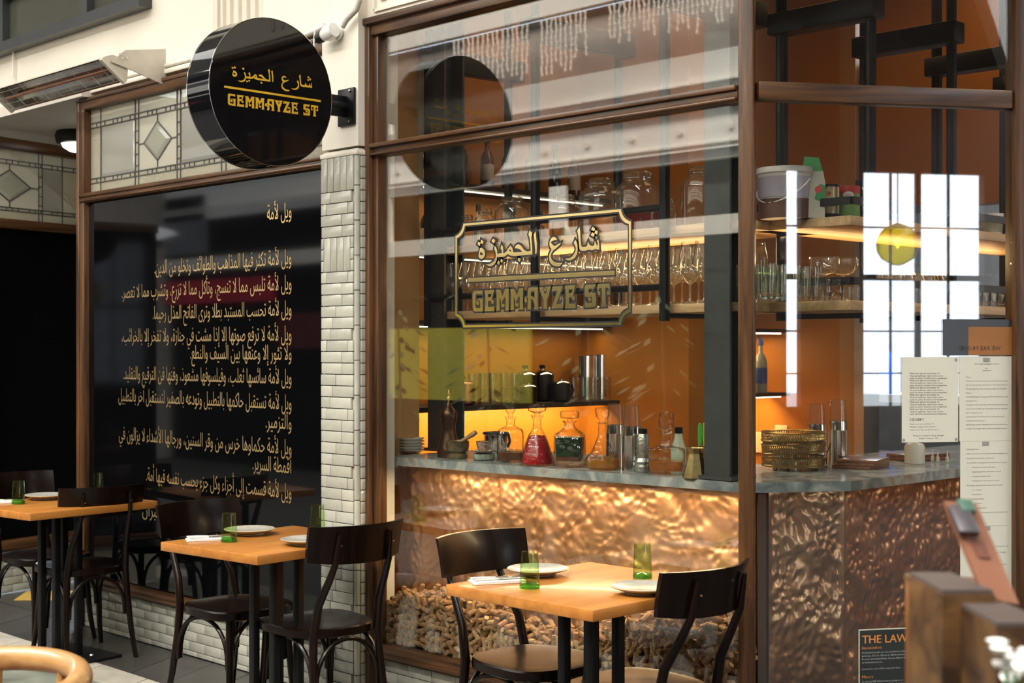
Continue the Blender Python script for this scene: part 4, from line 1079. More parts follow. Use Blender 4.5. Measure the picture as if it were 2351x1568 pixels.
shaker(1451, 1080, 'right of the two steel and glass cocktail shakers behind the decanters')
shaker(1876, 1072, 'left of the two upturned shakers standing behind the brass trays', sc=1.0)
shaker(1924, 1068, 'right of the two upturned shakers standing behind the brass trays', sc=1.05)
SILV = pm('engraved_silver', (.42, .42, .37), .35, .9, noise_s=90, noise_a=.4, bump=.6)
t = thing('sprinkler_flask', 'engraved silver flask with dark cap right of the shakers', 'flask', cpos(1476, 1084))
G().lathe([(.026, 0), (.030, .008), (.030, .022), (.024, .03), (.030, .040), (.024, .055)], 20).obj('flask_foot', SILV, t)
G().lathe([(.023, .055), (.025, .06), (.025, .135), (.020, .148)], 20).obj('flask_body', SILV, t); G().lathe([(.017, .148), (.017, .168), (0, .170)], 16).obj('cap', STEEL, t)
t = thing('sauce_bottle', 'pale green bottle with black cap behind the diamond cut decanter', 'bottle', cpos(1558, 1070))
G().lathe([(.030, 0), (.032, .01), (.032, .07), (.018, .11), (.015, .135)], 20).obj('bottle_body', pm('pale_green_glass', (.50, .56, .42), .2), t); G().lathe([(.017, .133), (.017, .158), (0, .158)], 14).obj('cap', STEEL, t)
t = thing('brass_pot', 'faceted brass coffee pot with flared lip at the right of the decanters', 'pot', cpos(1597, 1098))
G().lathe([(.050, 0), (.050, .004), (.028, .082), (.027, .092), (.034, .112), (.032, .112), (.024, .09), (0, .08)], 8).obj('pot_body', BRASS, t, ang=20)
G().add([(.030, -.012, .110), (.060, 0, .116), (.030, .012, .110), (.028, 0, .092)], [(0, 1, 3), (1, 2, 3), (0, 2, 1), (0, 3, 2)]).obj('spout', BRASS, t)
for i, (px, cc, nm) in enumerate(((1589, (.06, .42, .05), 'green'), (1600, (.75, .62, .03), 'yellow'))):
    q = cpos(px, 1078); t = thing('peeler', nm+' handled peeler standing behind the brass pot', 'peeler', (q[0], q[1]+.05, ZC1))
    G().tube([(0, 0, .09), (0.002, 0, .12), (.003, 0, .16), (0, 0, .182)], [.006, .010, .011, .006], 10).obj('handle', pm(nm+'_plastic', cc, .4), t)
    G().box((0, 0, .045), (.008, .002, .09)).obj('blade', CHROME, t)
p = cpos(1694, 1094); t = thing('straw_glass', 'glass of metal straws beside the corner post', 'glass', (p[0], p[1]+.0, ZC1))
G().lathe([(.030, 0), (.034, .10), (.033, .10), (.028, .006), (0, .006)], 20, cap=False).obj('glass_body', CLEAR, t)
for k in range(9):
    a = k*.7; G().tube([(.016*math.cos(a), .016*math.sin(a), .01), (.030*math.cos(a), .028*math.sin(a), .17+.01*(k % 3))], .003, 6).obj('straw', pm('straw_metal', (.5, .48, .42), .3, .6), t)
# pierced brass trays
def tray(label, cpt, z, tilt=(0, 0)):
    t = thing('pierced_tray', label, 'tray', (cpt[0], cpt[1], z)); R_ = .125
    G().lathe([(0, .002), (R_-.002, .002), (R_, .004), (R_, .010)], 48).obj('tray_base', BRASS, t)
    G().lathe([(R_, .038), (R_+.004, .041), (R_, .044), (R_-.003, .041)], 48, cap=False).obj('rim', BRASS, t)
    G().lathe([(R_, .006), (R_+.004, .008), (R_, .012), (R_-.003, .008)], 48, cap=False).obj('rim', BRASS, t)
    g = G(); n = 84
    for k in range(n):                   # crossed lattice strips of the gallery wall
        a = 2*math.pi*k/n
        for s in (1, -1):
            a2 = a+s*2*math.pi/n*1.3; P = lambda an, z_, r_: R3(r_*math.cos(an), r_*math.sin(an), z_)
            e = .010; g.add([P(a-e, .010, R_), P(a+e, .010, R_), P(a2+e, .040, R_), P(a2-e, .040, R_), P(a-e, .010, R_-.0015), P(a+e, .010, R_-.0015), P(a2+e, .040, R_-.0015), P(a2-e, .040, R_-.0015)], [(0, 1, 2, 3), (7, 6, 5, 4), (0, 3, 7, 4), (1, 5, 6, 2)])
    o = g.obj('pierced_gallery', BRASS, t, smooth=False); o['kind'] = 'stuff'
    t.rotation_euler = (tilt[0], tilt[1], 0); return t
tp = on_z(1822, 1078, ZC)
tray('bottom one of three pierced brass trays stacked on the marble', (tp.x, tp.y), ZC+.012)
tray('middle one of three pierced brass trays, tilted on the stack', (tp.x+.002, tp.y), ZC+.064, (.03, -.05))
tray('top one of three pierced brass trays in the stack', (tp.x-.004, tp.y+.004), ZC+.108, (.0, .0))
for k in range(3):
    a = k*2.1+.3; o = G().lathe([(.006, 0), (.008, .004), (.006, .014)], 10).obj('tray_foot', BRASS, [c for c in bpy.data.objects if c.name == 'pierced_tray'][0]); o.location = (.095*math.cos(a), .095*math.sin(a), -.0115)
# menus and paddles on the far side
WB = wood('menu_board_wood', (.10, .035, .012), (.24, .10, .04), 'y', .35, .4)
p0 = on_z(1985, 1075, ZC)
for k in range(3):
    o = G().box((0, 0, 0), (.16, .22, .012), bev=.002).obj('menu_board', WB, None, (p0.x-.03+.006*k, p0.y+.02, ZC1+.0065+k*.0128), .2+.05*k); tag(o, ['lowest', 'middle', 'top'][k]+' of three wooden menu boards stacked right of the shakers', 'board')
p0 = on_z(2035, 1062, ZC)
for k in range(2):
    o = G().box((0, 0, 0), (.14, .24, .013), bev=.002).obj('menu_board', WB, None, (p0.x+.01, p0.y+.24, ZC1+.007+k*.0135), -.3+.1*k); tag(o, ['lower', 'upper'][k]+' of two wooden menu boards lying behind the stacked three', 'board')
p = on_z(2100, 1072, ZC); t = thing('squeeze_bottle', 'squat white squeeze bottle with nozzle beside the menu boards', 'bottle', (-3.0, 5.35, ZC1)); 
pp = on_y(2100, 1060, 5.35); t.location = (pp.x, 5.35, ZC1)
SQ = pm('white_plastic', (.62, .60, .50), .4)
G().lathe([(.040, 0), (.042, .004), (.042, .07), (.036, .082), (.018, .086)], 24).obj('bottle_body', SQ, t); G().lathe([(.016, .084), (.016, .108), (.006, .110), (.003, .145), (0, .145)], 14).obj('nozzle', SQ, t)
for i, (px, h) in enumerate(((2141, .052), (2153, .044), (2175, .050))):
    pp = on_y(px, 1050, 5.5); o = G().lathe([(.008, 0), (.008, .02), (.004, .024), (.002, h), (0, h)], 10).obj('nozzle_cap', SQ, None, (pp.x, 5.5, ZC1)); tag(o, ['left', 'middle', 'right'][i]+' one of three small white nozzle tips by the squeeze bottle', 'cap')
t = thing('knife', 'dark handled knife resting near the cream splashback', 'knife', (0, 0, 0))
a = on_line(1748, (-3.4, 4.5), (-3.3, 5.2)); pa, pb = R3(a.x-.02, a.y+.25, ZC1+.075), R3(a.x+.10, a.y+.42, ZC1+.03)
bk = tag(G().lathe([(.06, 0), (.06, .055), (.054, .055), (.054, .01), (0, .01)], 20).obj('steel_tub', CHROME, None, (pa.x-.03, pa.y, ZC1)), 'low steel tub beneath the dark knife handle', 'tub')
t.location = pa; G().tube([(0, 0, 0), (.06, .085, -.018), (.11, .16, -.03)], [.010, .011, .009], 10, flat=.6).obj('handle', STEEL, t); G().box((-.05, -.06, .01), (.10, .002, .02), Matrix.Rotation(.9, 3, 'Z')).obj('blade', CHROME, t)

# ================================================================ GROCERIES ON THE UPPER RIGHT SHELF
def spx(px, d=.2, z=S1): p = on_x(px, 500, RXL+d); return (p.x, p.y, z+.001)
q = on_line(1733, LA, LB); t = thing('plastic_bucket', 'large white and brown plastic bucket with bail handle behind the corner post', 'bucket', (q.x+.02, q.y+.16, S1+.001))
G().lathe([(.092, 0), (.10, .16), (.104, .165), (.104, .185), (0, .188)], 32).obj('bucket_body', pm('bucket_plastic', (.62, .60, .55), .4), t)
G().lathe([(.0965, .0), (.0985, .07)], 32, cap=False).obj('brown_band', pm('brown_print', (.08, .03, .015), .5), t); G().lathe([(.0985, .075), (.103, .15)], 32, cap=False).obj('lilac_label', pm('lilac_print', (.42, .38, .46), .5), t)
a = [(.106*math.cos(k*math.pi/12), -.106*math.sin(k*math.pi/12)*.9, .14-.085*math.sin(k*math.pi/12)) for k in range(13)]
G().tube(a, .003, 6).obj('bail_handle', WHITE, t)
GRN = pm('green_foil', (.02, .22, .05), .35); SILB = pm('silver_foil_bag', (.45, .42, .36), .35, .4)
for i, (px, h) in enumerate(((1842, .205), (1866, .225))):
    l_ = spx(px, .12+.12*i); t = thing('coffee_bag', ['left', 'right'][i]+' one of two silver coffee bags with a green folded top', 'bag', l_, .6)
    G().add([(-.042, -.026, 0), (.042, -.026, 0), (.042, .026, 0), (-.042, .026, 0), (-.044, -.027, h*.55), (.044, -.027, h*.55), (.044, .027, h*.55), (-.044, .027, h*.55), (-.036, -.006, h*.76), (.036, -.006, h*.76), (.036, .006, h*.76), (-.036, .006, h*.76)],
            [(0, 3, 2, 1)]+[(b+k, b+(k+1) % 4, b+4+(k+1) % 4, b+4+k) for b in (0, 4) for k in range(4)]).obj('bag_body', SILB, t, smooth=False)
    G().add([(-.037, -.007, h*.73), (.037, -.007, h*.73), (.037, .007, h*.73), (-.037, .007, h*.73), (-.030, -.003, h), (.022, -.003, h*.97), (.022, .003, h*.97), (-.030, .003, h)], [(0, 1, 5, 4), (1, 2, 6, 5), (2, 3, 7, 6), (3, 0, 4, 7), (4, 5, 6, 7)]).obj('green_top', GRN, t, smooth=False)
    G().add([(.005, -.0275, h*.30), (.043, -.0275, h*.22), (.043, -.0275, h*.52), (.022, -.0275, h*.54)], [(0, 1, 2, 3)]).obj('green_print', GRN, t, smooth=False)
    G().lathe([(0, 0), (.013, .001)], 16, (.020, -.0275, h*.45), Matrix.Rotation(math.pi/2, 3, 'X')).obj('red_badge', pm('red_print', (.45, .03, .03), .5), t)
l_ = spx(1903, .25); t = thing('metal_tin', 'gold and black coffee tin with a small figure on its label', 'tin', l_)
G().lathe([(.038, 0), (.038, .118)], 28).obj('tin_body', pm('tin_gold', (.45, .36, .20), .3, .7), t); G().lathe([(.039, .118), (.039, .127), (0, .127)], 28).obj('lid', STEEL, t)
G().lathe([(.0385, .0), (.0385, .02)], 28, cap=False).obj('label_band', STEEL, t)
TXTM = []
def plane_text(name, s, origin, xdir, zdir, width, mat, parent, height=None):
    """a line of lettering laid on a surface: origin left end of the baseline (parent space)"""
    o_, xd, zd = Vector(origin), Vector(xdir).normalized(), Vector(zdir).normalized()
    def fn(mn, mx):
        k = width/(mx-mn); hk = (height if height else k)
        return lambda x, y: o_+xd*((x-mn)*k)+zd*(y*hk)
    return text_obj(name, s, fn, mat, parent, 1)
vd = R3(.713, .0, 0)
def face_dir(l_):  # unit vector from object towards the eye, and its left-to-right direction
    d = (R3(0, 0, 0)-R3(l_[0], l_[1], 0)).normalized(); return d, R3(-d.y, d.x, 0)
d, r_ = face_dir(l_); 
G().box((d*.0385+R3(0, 0, .092)), (.028, .002, .034), Matrix.Rotation(math.atan2(r_.y, r_.x), 3, 'Z')).obj('picture_label', pm('tin_label', (.55, .42, .22), .5), t)
G().lathe([(0, 0), (.008, .001)], 12, d*.040+R3(0, 0, .092), Matrix.Rotation(math.atan2(r_.y, r_.x), 3, 'Z') @ Matrix.Rotation(math.pi/2, 3, 'X')).obj('picture_label', pm('tin_figure', (.35, .10, .03), .5), t)
l_ = spx(1948, .27); t = thing('metal_tin', 'red and green printed tin with an oval white badge', 'tin', l_)
G().lathe([(.042, 0), (.042, .098)], 28).obj('tin_body', pm('tin_green', (.16, .32, .10), .35), t); G().lathe([(.0421, .098), (.0421, .128), (0, .128)], 28).obj('red_band', pm('red_print', (.45, .03, .03), .5), t)
d, r_ = face_dir(l_); Mr = Matrix.Rotation(math.atan2(r_.y, r_.x), 3, 'Z')
G().lathe([(0, 0), (.020, .0012)], 20, d*.0415+R3(0, 0, .093), Mr @ Matrix.Scale(.62, 3, R3(0, 0, 1)) @ Matrix.Rotation(math.pi/2, 3, 'X')).obj('oval_badge', WHITE, t)
plane_text('lettering', 'LEZZO', d*.0440+R3(0, 0, .090)-r_*.014, r_, (0, 0, 1), .028, pm('red_print', (.45, .03, .03), .5), t)
l_ = spx(1926, .12); t = thing('spice_bottle', 'white capped bottle standing behind the two tins', 'bottle', l_); G().lathe([(.020, 0), (.020, .135)], 16).obj('bottle_body', AMB, t); G().lathe([(.018, .135), (.018, .155), (0, .155)], 16).obj('cap', WHITE, t)
l_ = spx(1946, .08); t = thing('spice_bottle', 'brown bottle with black cap behind the printed tin', 'bottle', l_); G().lathe([(.020, 0), (.020, .12), (.014, .135)], 16).obj('bottle_body', AMB, t); G().lathe([(.016, .13), (.016, .158), (0, .158)], 16).obj('cap', STEEL, t)
l_ = spx(1974, .27); t = thing('spice_bottle', 'dark narrow bottle right of the printed tin', 'bottle', l_); G().lathe([(.022, 0), (.022, .12), (.014, .135)], 16).obj('bottle_body', DKG, t); G().lathe([(.016, .13), (.016, .155), (0, .155)], 16).obj('cap', STEEL, t)
l_ = spx(2272, .26); t = thing('plastic_pot', 'white pot with striped label at the far end of the upper shelf', 'pot', l_); G().lathe([(.05, 0), (.058, .085), (.060, .09), (.060, .10), (0, .10)], 24).obj('pot_body', WHITE, t); G().lathe([(.0525, .02), (.0575, .075)], 24, cap=False).obj('striped_label', pm('striped_print', (.30, .30, .22), .5, noise_a=.6), t)

# ================================================================ CORKS
def cork_mat():
    t = NT('cork'); v = t.coord((1, 1, 1)); nz = t.n('ShaderNodeTexNoise', Scale=160, Detail=3); t.l(v, nz.inputs['Vector'])
    oi = t.n('ShaderNodeObjectInfo'); c = t.ramp(oi.outputs['Random'], [(0, (.30, .155, .065)), (.35, (.50, .30, .14)), (.7, (.64, .43, .22)), (1, (.40, .20, .11))])
    mx = t.n('ShaderNodeMix', data_type='RGBA', blend_type='MULTIPLY'); mx.inputs[0].default_value = 1; t.l(c, mx.inputs[6]); t.l(t.ramp(nz.outputs[0], [(.35, (.6, .55, .5)), (.6, (1, 1, 1))]), mx.inputs[7]); t.l(mx.outputs[2], t.b.inputs['Base Color']); t.b.inputs['Roughness'].default_value = .85; return t.m
CORK = cork_mat()
ckm = G().lathe([(.0095, -.022), (.0108, -.0205), (.0108, .0205), (.0095, .022)], 12).mesh('cork'); ckm.materials.append(CORK)
prof_x = [(-4.80, .44), (-4.66, .50), (-4.45, .515), (-4.25, .50), (-4.0, .45), (-3.85, .43), (-3.65, .46), (-3.45, .53), (-3.2, .60), (-3.0, .60), (-2.86, .56)]
def ch(x):
    for (a, ha), (b, hb) in zip(prof_x, prof_x[1:]):
        if a <= x <= b: return ha+(hb-ha)*(x-a)/(b-a)
    return .5
cks = []
z = .300; row = 0
while z < .62:
    x = -4.77+(row % 2)*.016
    while x < -2.92:
        if z < ch(x)+.012*math.sin(x*31): cks.append((x+random.uniform(-.006, .006), z+random.uniform(-.004, .004), 0))
        x += .0325
    z += .0225; row += 1
random.shuffle(cks)
cks.sort(key=lambda c: -c[0]*1.0+random.uniform(-.9, .9))
def cork_rot():
    a = random.choice([0, .4, -.5, .9, 1.3, -1.1, 1.57])+random.uniform(-.3, .3); tilt = random.uniform(-.45, .45)
    if random.random() < .22: return Matrix.Rotation(math.pi/2+random.uniform(-.4, .4), 3, 'X')
    return Matrix.Rotation(tilt, 3, 'Z') @ Matrix.Rotation(math.pi/2+a, 3, 'Y')
sg = G()
for i, (x, z, d) in enumerate(cks):
    R_ = cork_rot(); pos = R3(x, YF+.036+random.uniform(0, .012), z)
    if i < 300:
        o = bpy.data.objects.new('wine_cork', ckm); COL.objects.link(o); o.location = pos; o.rotation_euler = R_.to_euler()
        tag(o, 'wine cork lying in the long heap behind the window glass', 'cork', 'wine corks heaped behind the glass')
    else: sg.lathe([(.0095, -.022), (.0108, -.0205), (.0108, .0205), (.0095, .022)], 9, pos, R_)
for i in range(1500):                       # the corks further back in the heap
    x = random.uniform(-4.78, -2.98); z = .27+random.random()*(ch(x)-.25); y = YF+.062+random.uniform(0, .10+.09*(x+4.8)/1.8)
    sg.lathe([(.0095, -.022), (.0108, -.0205), (.0108, .0205), (.0095, .022)], 8, (x, y, z), cork_rot())
co = sg.obj('cork_heap', CORK); tag(co, 'deep heap of wine corks filling the gap before the copper', 'cork heap', kind='stuff')
g = G().prism([(-4.78, YF+.055), (-2.95, YF+.055), (-2.95, YF+.24), (-4.78, YF+.14)], .2, .33)
struct('trim_window_trough', g, pm('dark_board', (.02, .015, .012), .7), smooth=False)
struct('trim_window_trough', G().box((-3.85, YF+.12, .255), (1.95, .17, .04)), pm('dark_board', (.02, .015, .012), .7))
# ================================================================ SHOP SIGN, LETTERING
def ct(pts, ox, oy, sc): return [(ox+x/sc, oy+y/sc) for x, y in pts]
C1 = lambda *p: ct(p, 1080, 640, 13.83); C2 = lambda *p: ct(p, 1240, 640, 13.83)
C3 = lambda *p: ct(p, 1090, 510, 14.256); C4 = lambda *p: ct(p, 1240, 510, 14.256)
E_ = [(455,372),(768,348),(740,440),(705,590),(693,670),(715,662),(745,690),(752,740),(735,790),(710,802),(680,785),(665,740),(660,700),(575,708),(572,890),(640,890),(700,888),(745,870),(768,845),(770,1022),(452,1030),(475,960),(485,800),(485,600),(475,440)]
Eh = [(568,480),(685,472),(655,588),(568,592)]
M_ = [(820,350),(960,345),(1030,545),(1105,320),(1238,318),(1225,400),(1222,700),(1228,940),(1240,1003),(1108,1005),(1122,950),(1125,700),(1118,555),(1060,650),(1018,740),(1012,800),(1030,830),(1045,800),(1065,785),(1088,805),(1096,850),(1075,900),(1040,918),(1005,900),(982,860),(975,800),(990,740),(935,585),(935,700),(940,1010),(820,1018),(835,960),(842,800),(842,550),(835,430)]
e2 = lambda P: [((x-455)*1.11+790, (y-372)*1.094+225-(x-455)*.01) for x, y in P]
LET = [
 [C1((80,480),(90,420),(120,385),(180,378),(390,372),(392,520),(370,492),(340,486),(200,490),(178,510),(172,600),(175,880),(190,925),(210,928),(320,925),(318,760),(300,690),(270,672),(240,690),(228,718),(255,716),(280,740),(287,790),(270,830),(235,845),(205,825),(190,770),(200,700),(230,660),(290,636),(415,634),(408,700),(402,800),(408,1036),(150,1042),(110,1015),(88,960),(80,880))],
 [C1(*E_), C1(*Eh)],
 [C1(*M_)], [C1(*[(x+452, y-22) for x, y in M_])],
 [C1((1830,390),(1845,310),(1880,280),(1940,275),(2160,268),(2150,400),(2145,700),(2155,880),(2170,970),(2020,972),(2045,900),(2045,800),(2020,720),(1980,660),(1930,635),(1928,800),(1925,975),(1808,980),(1825,900),(1832,750),(1830,588),(1805,590),(1790,620),(1808,650),(1812,710),(1795,750),(1768,760),(1735,742),(1718,690),(1728,620),(1765,570),(1830,552)), C1((1930,405),(2045,402),(2045,625),(2010,590),(1960,555),(1925,550))],
 [C2((-25,275),(118,262),(125,380),(165,500),(212,400),(222,340),(205,295),(180,292),(176,305),(205,335),(203,380),(175,408),(145,390),(132,350),(140,300),(175,262),(230,250),(355,243),(320,350),(300,470),(250,620),(228,680),(225,850),(240,955),(98,962),(118,900),(122,700),(90,600),(30,440))],
 [C2((400,250),(730,232),(700,330),(640,470),(575,680),(530,800),(600,800),(670,785),(700,740),(712,680),(708,620),(690,588),(668,590),(685,620),(688,655),(658,690),(628,668),(620,610),(640,568),(680,552),(720,570),(745,620),(748,700),(748,935),(368,948),(430,760),(500,560),(555,378),(450,385),(410,410),(395,450),(390,360))],
 [C2(*e2(E_)), C2(*e2(Eh))],
 [C2((1425,270),(1440,210),(1480,190),(1785,178),(1640,442),(1735,445),(1770,470),(1782,520),(1782,830),(1765,880),(1720,902),(1425,915),(1425,690),(1450,720),(1480,760),(1560,765),(1640,758),(1660,735),(1662,650),(1650,590),(1620,572),(1590,578),(1578,600),(1610,605),(1640,640),(1635,700),(1590,728),(1550,700),(1535,640),(1545,585),(1500,578),(1450,575),(1430,540),(1422,450)), C2((1548,325),(1690,318),(1622,438),(1560,442),(1542,420))],
 [C2((1830,178),(2220,152),(2222,470),(2200,505),(2165,518),(2130,500),(2120,440),(2140,395),(2170,388),(2190,400),(2195,340),(2175,290),(2140,280),(2085,285),(2088,700),(2095,800),(2115,885),(1930,895),(1965,800),(1975,700),(1970,290),(1910,300),(1875,330),(1865,380),(1880,400),(1910,410),(1928,460),(1915,505),(1875,525),(1845,500),(1832,420))],
]
ARA = [
 [C3((180,850),(225,840),(270,865),(320,920),(345,1000),(340,1090),(300,1170),(230,1215),(170,1190),(132,1130),(140,1030),(165,930)), C3((215,965),(285,1045),(220,1100),(172,1035))],
 [C3((215,570),(300,630),(265,720),(195,680))], [C3((128,640),(200,682),(170,785),(95,715))], [C3((605,540),(680,590),(640,690),(555,630))],
 [C3((665,780),(710,840),(740,930),(745,1035),(840,1020),(895,1012),(895,930),(850,850),(890,728),(935,820),(943,920),(930,1010),(960,1010),(1010,990),(1060,940),(1110,850),(1180,765),(1240,850),(1270,985),(1350,985),(1565,975),(1500,900),(1420,860),(1320,855),(1350,770),(1410,730),(1470,730),(1540,790),(1620,900),(1700,955),(1790,950),(1838,935),(1825,700),(1800,500),(1765,400),(1800,275),(1885,350),(1878,450),(1855,480),(1890,800),(1895,1055),(1700,1075),(1400,1105),(1250,1110),(1150,1085),(1090,1045),(1030,1100),(940,1140),(735,1145),(725,1230),(690,1330),(620,1410),(530,1445),(450,1430),(365,1375),(480,1370),(560,1340),(640,1270),(690,1150),(695,1020),(670,930),(640,880)), C3((1160,890),(1200,920),(1205,980),(1130,930))],
 [C3((870,1200),(935,1245),(900,1340),(840,1290))], [C3((775,1260),(836,1310),(800,1400),(740,1350))], [C3((1440,1160),(1510,1210),(1480,1310),(1410,1250))],
 [C3((1995,300),(2010,400),(2040,700),(2040,900),(2035,1010),(1985,1060),(1985,900),(1960,600),(1940,400))],
 [C4((570,580),(480,590),(400,620),(360,670),(410,730),(490,785),(580,730),(690,665),(660,740),(560,830),(450,920),(390,1000),(360,1100),(380,1200),(440,1280),(540,1325),(650,1335),(750,1325),(650,1445),(540,1450),(420,1410),(330,1310),(300,1200),(305,1060),(350,960),(380,910),(370,870),(330,810),(312,720),(330,600),(390,510),(460,482),(520,510))],
 [C4((1155,575),(1200,640),(1230,740),(1235,900),(1220,1040),(1150,1170),(1050,1235),(950,1258),(870,1235),(815,1190),(950,1180),(1040,1140),(1110,1060),(1170,950),(1180,850),(1150,750),(1110,690))],
 [C4((1300,155),(1320,300),(1330,550),(1345,720),(1365,805),(1450,810),(1540,790),(1560,740),(1565,660),(1580,630),(1600,690),(1650,760),(1720,785),(1775,760),(1790,690),(1800,610),(1830,680),(1870,770),(1890,760),(1900,690),(1870,620),(1915,555),(1940,700),(1950,900),(1880,895),(1820,880),(1750,910),(1680,920),(1595,900),(1520,930),(1440,940),(1330,930),(1290,850),(1275,700),(1265,500),(1240,340),(1220,290))],
 [C4((1725,155),(1815,215),(1775,300),(1680,250))], [C4((1825,255),(1900,310),(1870,410),(1785,360))], [C4((1715,330),(1798,385),(1760,480),(1670,430))],
]
YG = YF-.0005
def tow(c): return [(lambda p: (p.x, p.z))(on_y(px, py, YG)) for px, py in c]
LETW = [[tow(c) for c in grp] for grp in LET]; ARAW = [[tow(c) for c in grp] for grp in ARA]
lnL, lnR = on_y(1075, 645, YG), on_y(1412, 624, YG)
zl = (lnL.z+lnR.z)/2
def rect(x0, x1, z0, z1): return [(x0, z0), (x1, z0), (x1, z1), (x0, z1)]
LINE = [[rect(lnL.x, lnR.x, zl-.008, zl+.008)]]
em = []
fx0, fx1 = on_y(1044, 600, YG).x, on_y(1452, 600, YG).x
fz0 = (on_y(1056, 757, YG).z+on_y(1440, 748, YG).z)/2; fz1 = (on_y(1056, 510, YG).z+on_y(1440, 476, YG).z)/2
def notched(o):
    x0, x1, z0, z1 = fx0+o, fx1-o, fz0+o, fz1-o; r = .062+o*.4; P = []
    for cx_, cz_, a0 in ((x0, z1, 0), (x0, z0, 90), (x1, z0, 180), (x1, z1, 270)):
        for k in range(7):
            a = math.radians(a0-k*15) ; P.append((cx_+r*math.cos(a), cz_+r*math.sin(a)))
    return P
def notched(o):
    x0, x1, z0, z1 = fx0+o, fx1-o, fz0+o, fz1-o; r = .058; q = .020; P = []
    def arc(cx_, cz_, a0, a1):
        for k in range(9):
            a = math.radians(a0+(a1-a0)*k/8); P.append((cx_+r*math.cos(a), cz_+r*math.sin(a)))
    arc(x0-q*.3, z0-q*.3, 80, 10)      # lower left (going right)
    arc(x1+q*.3, z0-q*.3, 170, 100)
    arc(x1+q*.3, z1+q*.3, 260, 190)
    arc(x0-q*.3, z1+q*.3, 350, 280)
    return P
BLK = pm('black_outline_vinyl', (.006, .006, .006), .4)
MW = lambda d: (lambda x, z: R3(x, YF-d, z))
emb = thing('window_emblem', 'gold leaf emblem with black outline lettering on the shop window', 'sign', (-3.9, YF, 1.8))
def toloc(o): o.parent = emb; o.matrix_parent_inverse = Matrix.Translation(-Vector(emb.location)); reg(o, emb); return o
toloc(flat_obj('border_black', [[notched(-.004), list(reversed(notched(.017)))]], MW(.0012), BLK))
toloc(flat_obj('border_gold', [[notched(.002), list(reversed(notched(.011)))]], MW(.0020), GOLD))
def even(groups):
    """outer contour first, holes wound against it"""
    out = []
    for grp in groups:
        n = []
        for i, c in enumerate(grp):
            a = sum(c[k][0]*c[(k+1) % len(c)][1]-c[(k+1) % len(c)][0]*c[k][1] for k in range(len(c)))
            n.append(list(c) if (a > 0) == (i == 0) else list(reversed(c)))
        out.append(n)
    return out
LETW, ARAW = even(LETW), even(ARAW)
for nm, gr, d in (('latin', LETW, .0065), ('arabic', ARAW, .008), ('line', even(LINE), .006)):
    big = [[offset_outline(grp[0], d)]+[offset_outline(h, -d*.55) for h in grp[1:]] for grp in gr]
    if nm == 'line':
        toloc(flat_obj('line_outline', big, MW(.0012), BLK)); toloc(flat_obj('gold_line', gr, MW(.0020), GOLD)); continue
    for bg_, gg_ in zip(big, gr):
        toloc(flat_obj('letter_outline', [bg_], MW(.0012), BLK)); toloc(flat_obj('gold_letter', [gg_], MW(.0020), GOLD))
# ---- round projecting sign
XS = -4.80+.0
SXF = -4.79
def diskpt(px, py): return on_x(px, py, SXF)
top, bot = diskpt(612, 42), diskpt(622, 380); lft, rgt = diskpt(480, 215), diskpt(762, 215)
sy, sz, sr = (lft.y+rgt.y)/2, 1.55+(CY-211)/FPX*((R3(SXF, (lft.y+rgt.y)/2, 0)).dot(FV)), 0
sr = ((rgt.y-lft.y)/2+(169/FPX*(R3(SXF, sy, 0)).dot(FV)))/2
sg_ = thing('projecting_sign', 'round glossy black projecting sign with ochre lettering above the pier', 'sign', (SXF, sy, sz))
RY = Matrix.Rotation(math.pi/2, 3, 'Y')
G().lathe([(0, -.165), (sr-.004, -.165), (sr, -.160), (sr, -.004), (sr-.003, -.0005), (0, 0)], 96, (0, 0, 0), RY).obj('drum', BLACKG, sg_, ang=25)
G().lathe([(sr-.001, -.165), (sr+.0015, -.164), (sr+.0015, -.160), (sr-.001, -.159)], 96, (0, 0, 0), RY, cap=False).obj('edge_trim', CHROME, sg_)
G().lathe([(sr-.001, -.004), (sr+.001, -.003), (sr+.001, -.001), (sr-.001, -.0005)], 96, (0, 0, 0), RY, cap=False).obj('edge_trim', CHROME, sg_)
ya = YP-sy
G().box((-.08, ya-.006, 0), (.115, .012, .16), bev=.004).obj('wall_bracket', STEEL, sg_)
G().tube([(-.08, sr-.03, 0), (-.08, ya-.01, 0)], .022, 12).obj('arm', STEEL, sg_)
G().box((-.08, (sr+ya)/2, 0), (.02, ya-sr, .09), bev=.003).obj('arm_plate', STEEL, sg_)
for dz in (-.065, .065): G().lathe([(.006, 0), (.006, .004), (0, .006)], 10, (-.05, ya-.013, dz), Matrix.Rotation(math.pi/2, 3, 'X')).obj('bolt', CHROME, sg_)
# lettering of the sign, fitted from the emblem onto the disc face
a, b = diskpt(514.2, 203), diskpt(736, 228.5)
k = (b.y-a.y)/(lnR.x-lnL.x); zls = (a.z+b.z)/2
MS = lambda x, z: R3(.0015, a.y-sy+(x-lnL.x)*k, zls-sz+(z-zl)*k*.92)
for gg_ in LETW+ARAW: flat_obj('ochre_letter', [gg_], MS, GOLDP, sg_)
flat_obj('line', [[rect(lnL.x, lnR.x, zl-.008, zl+.008)]], MS, GOLDP, sg_)
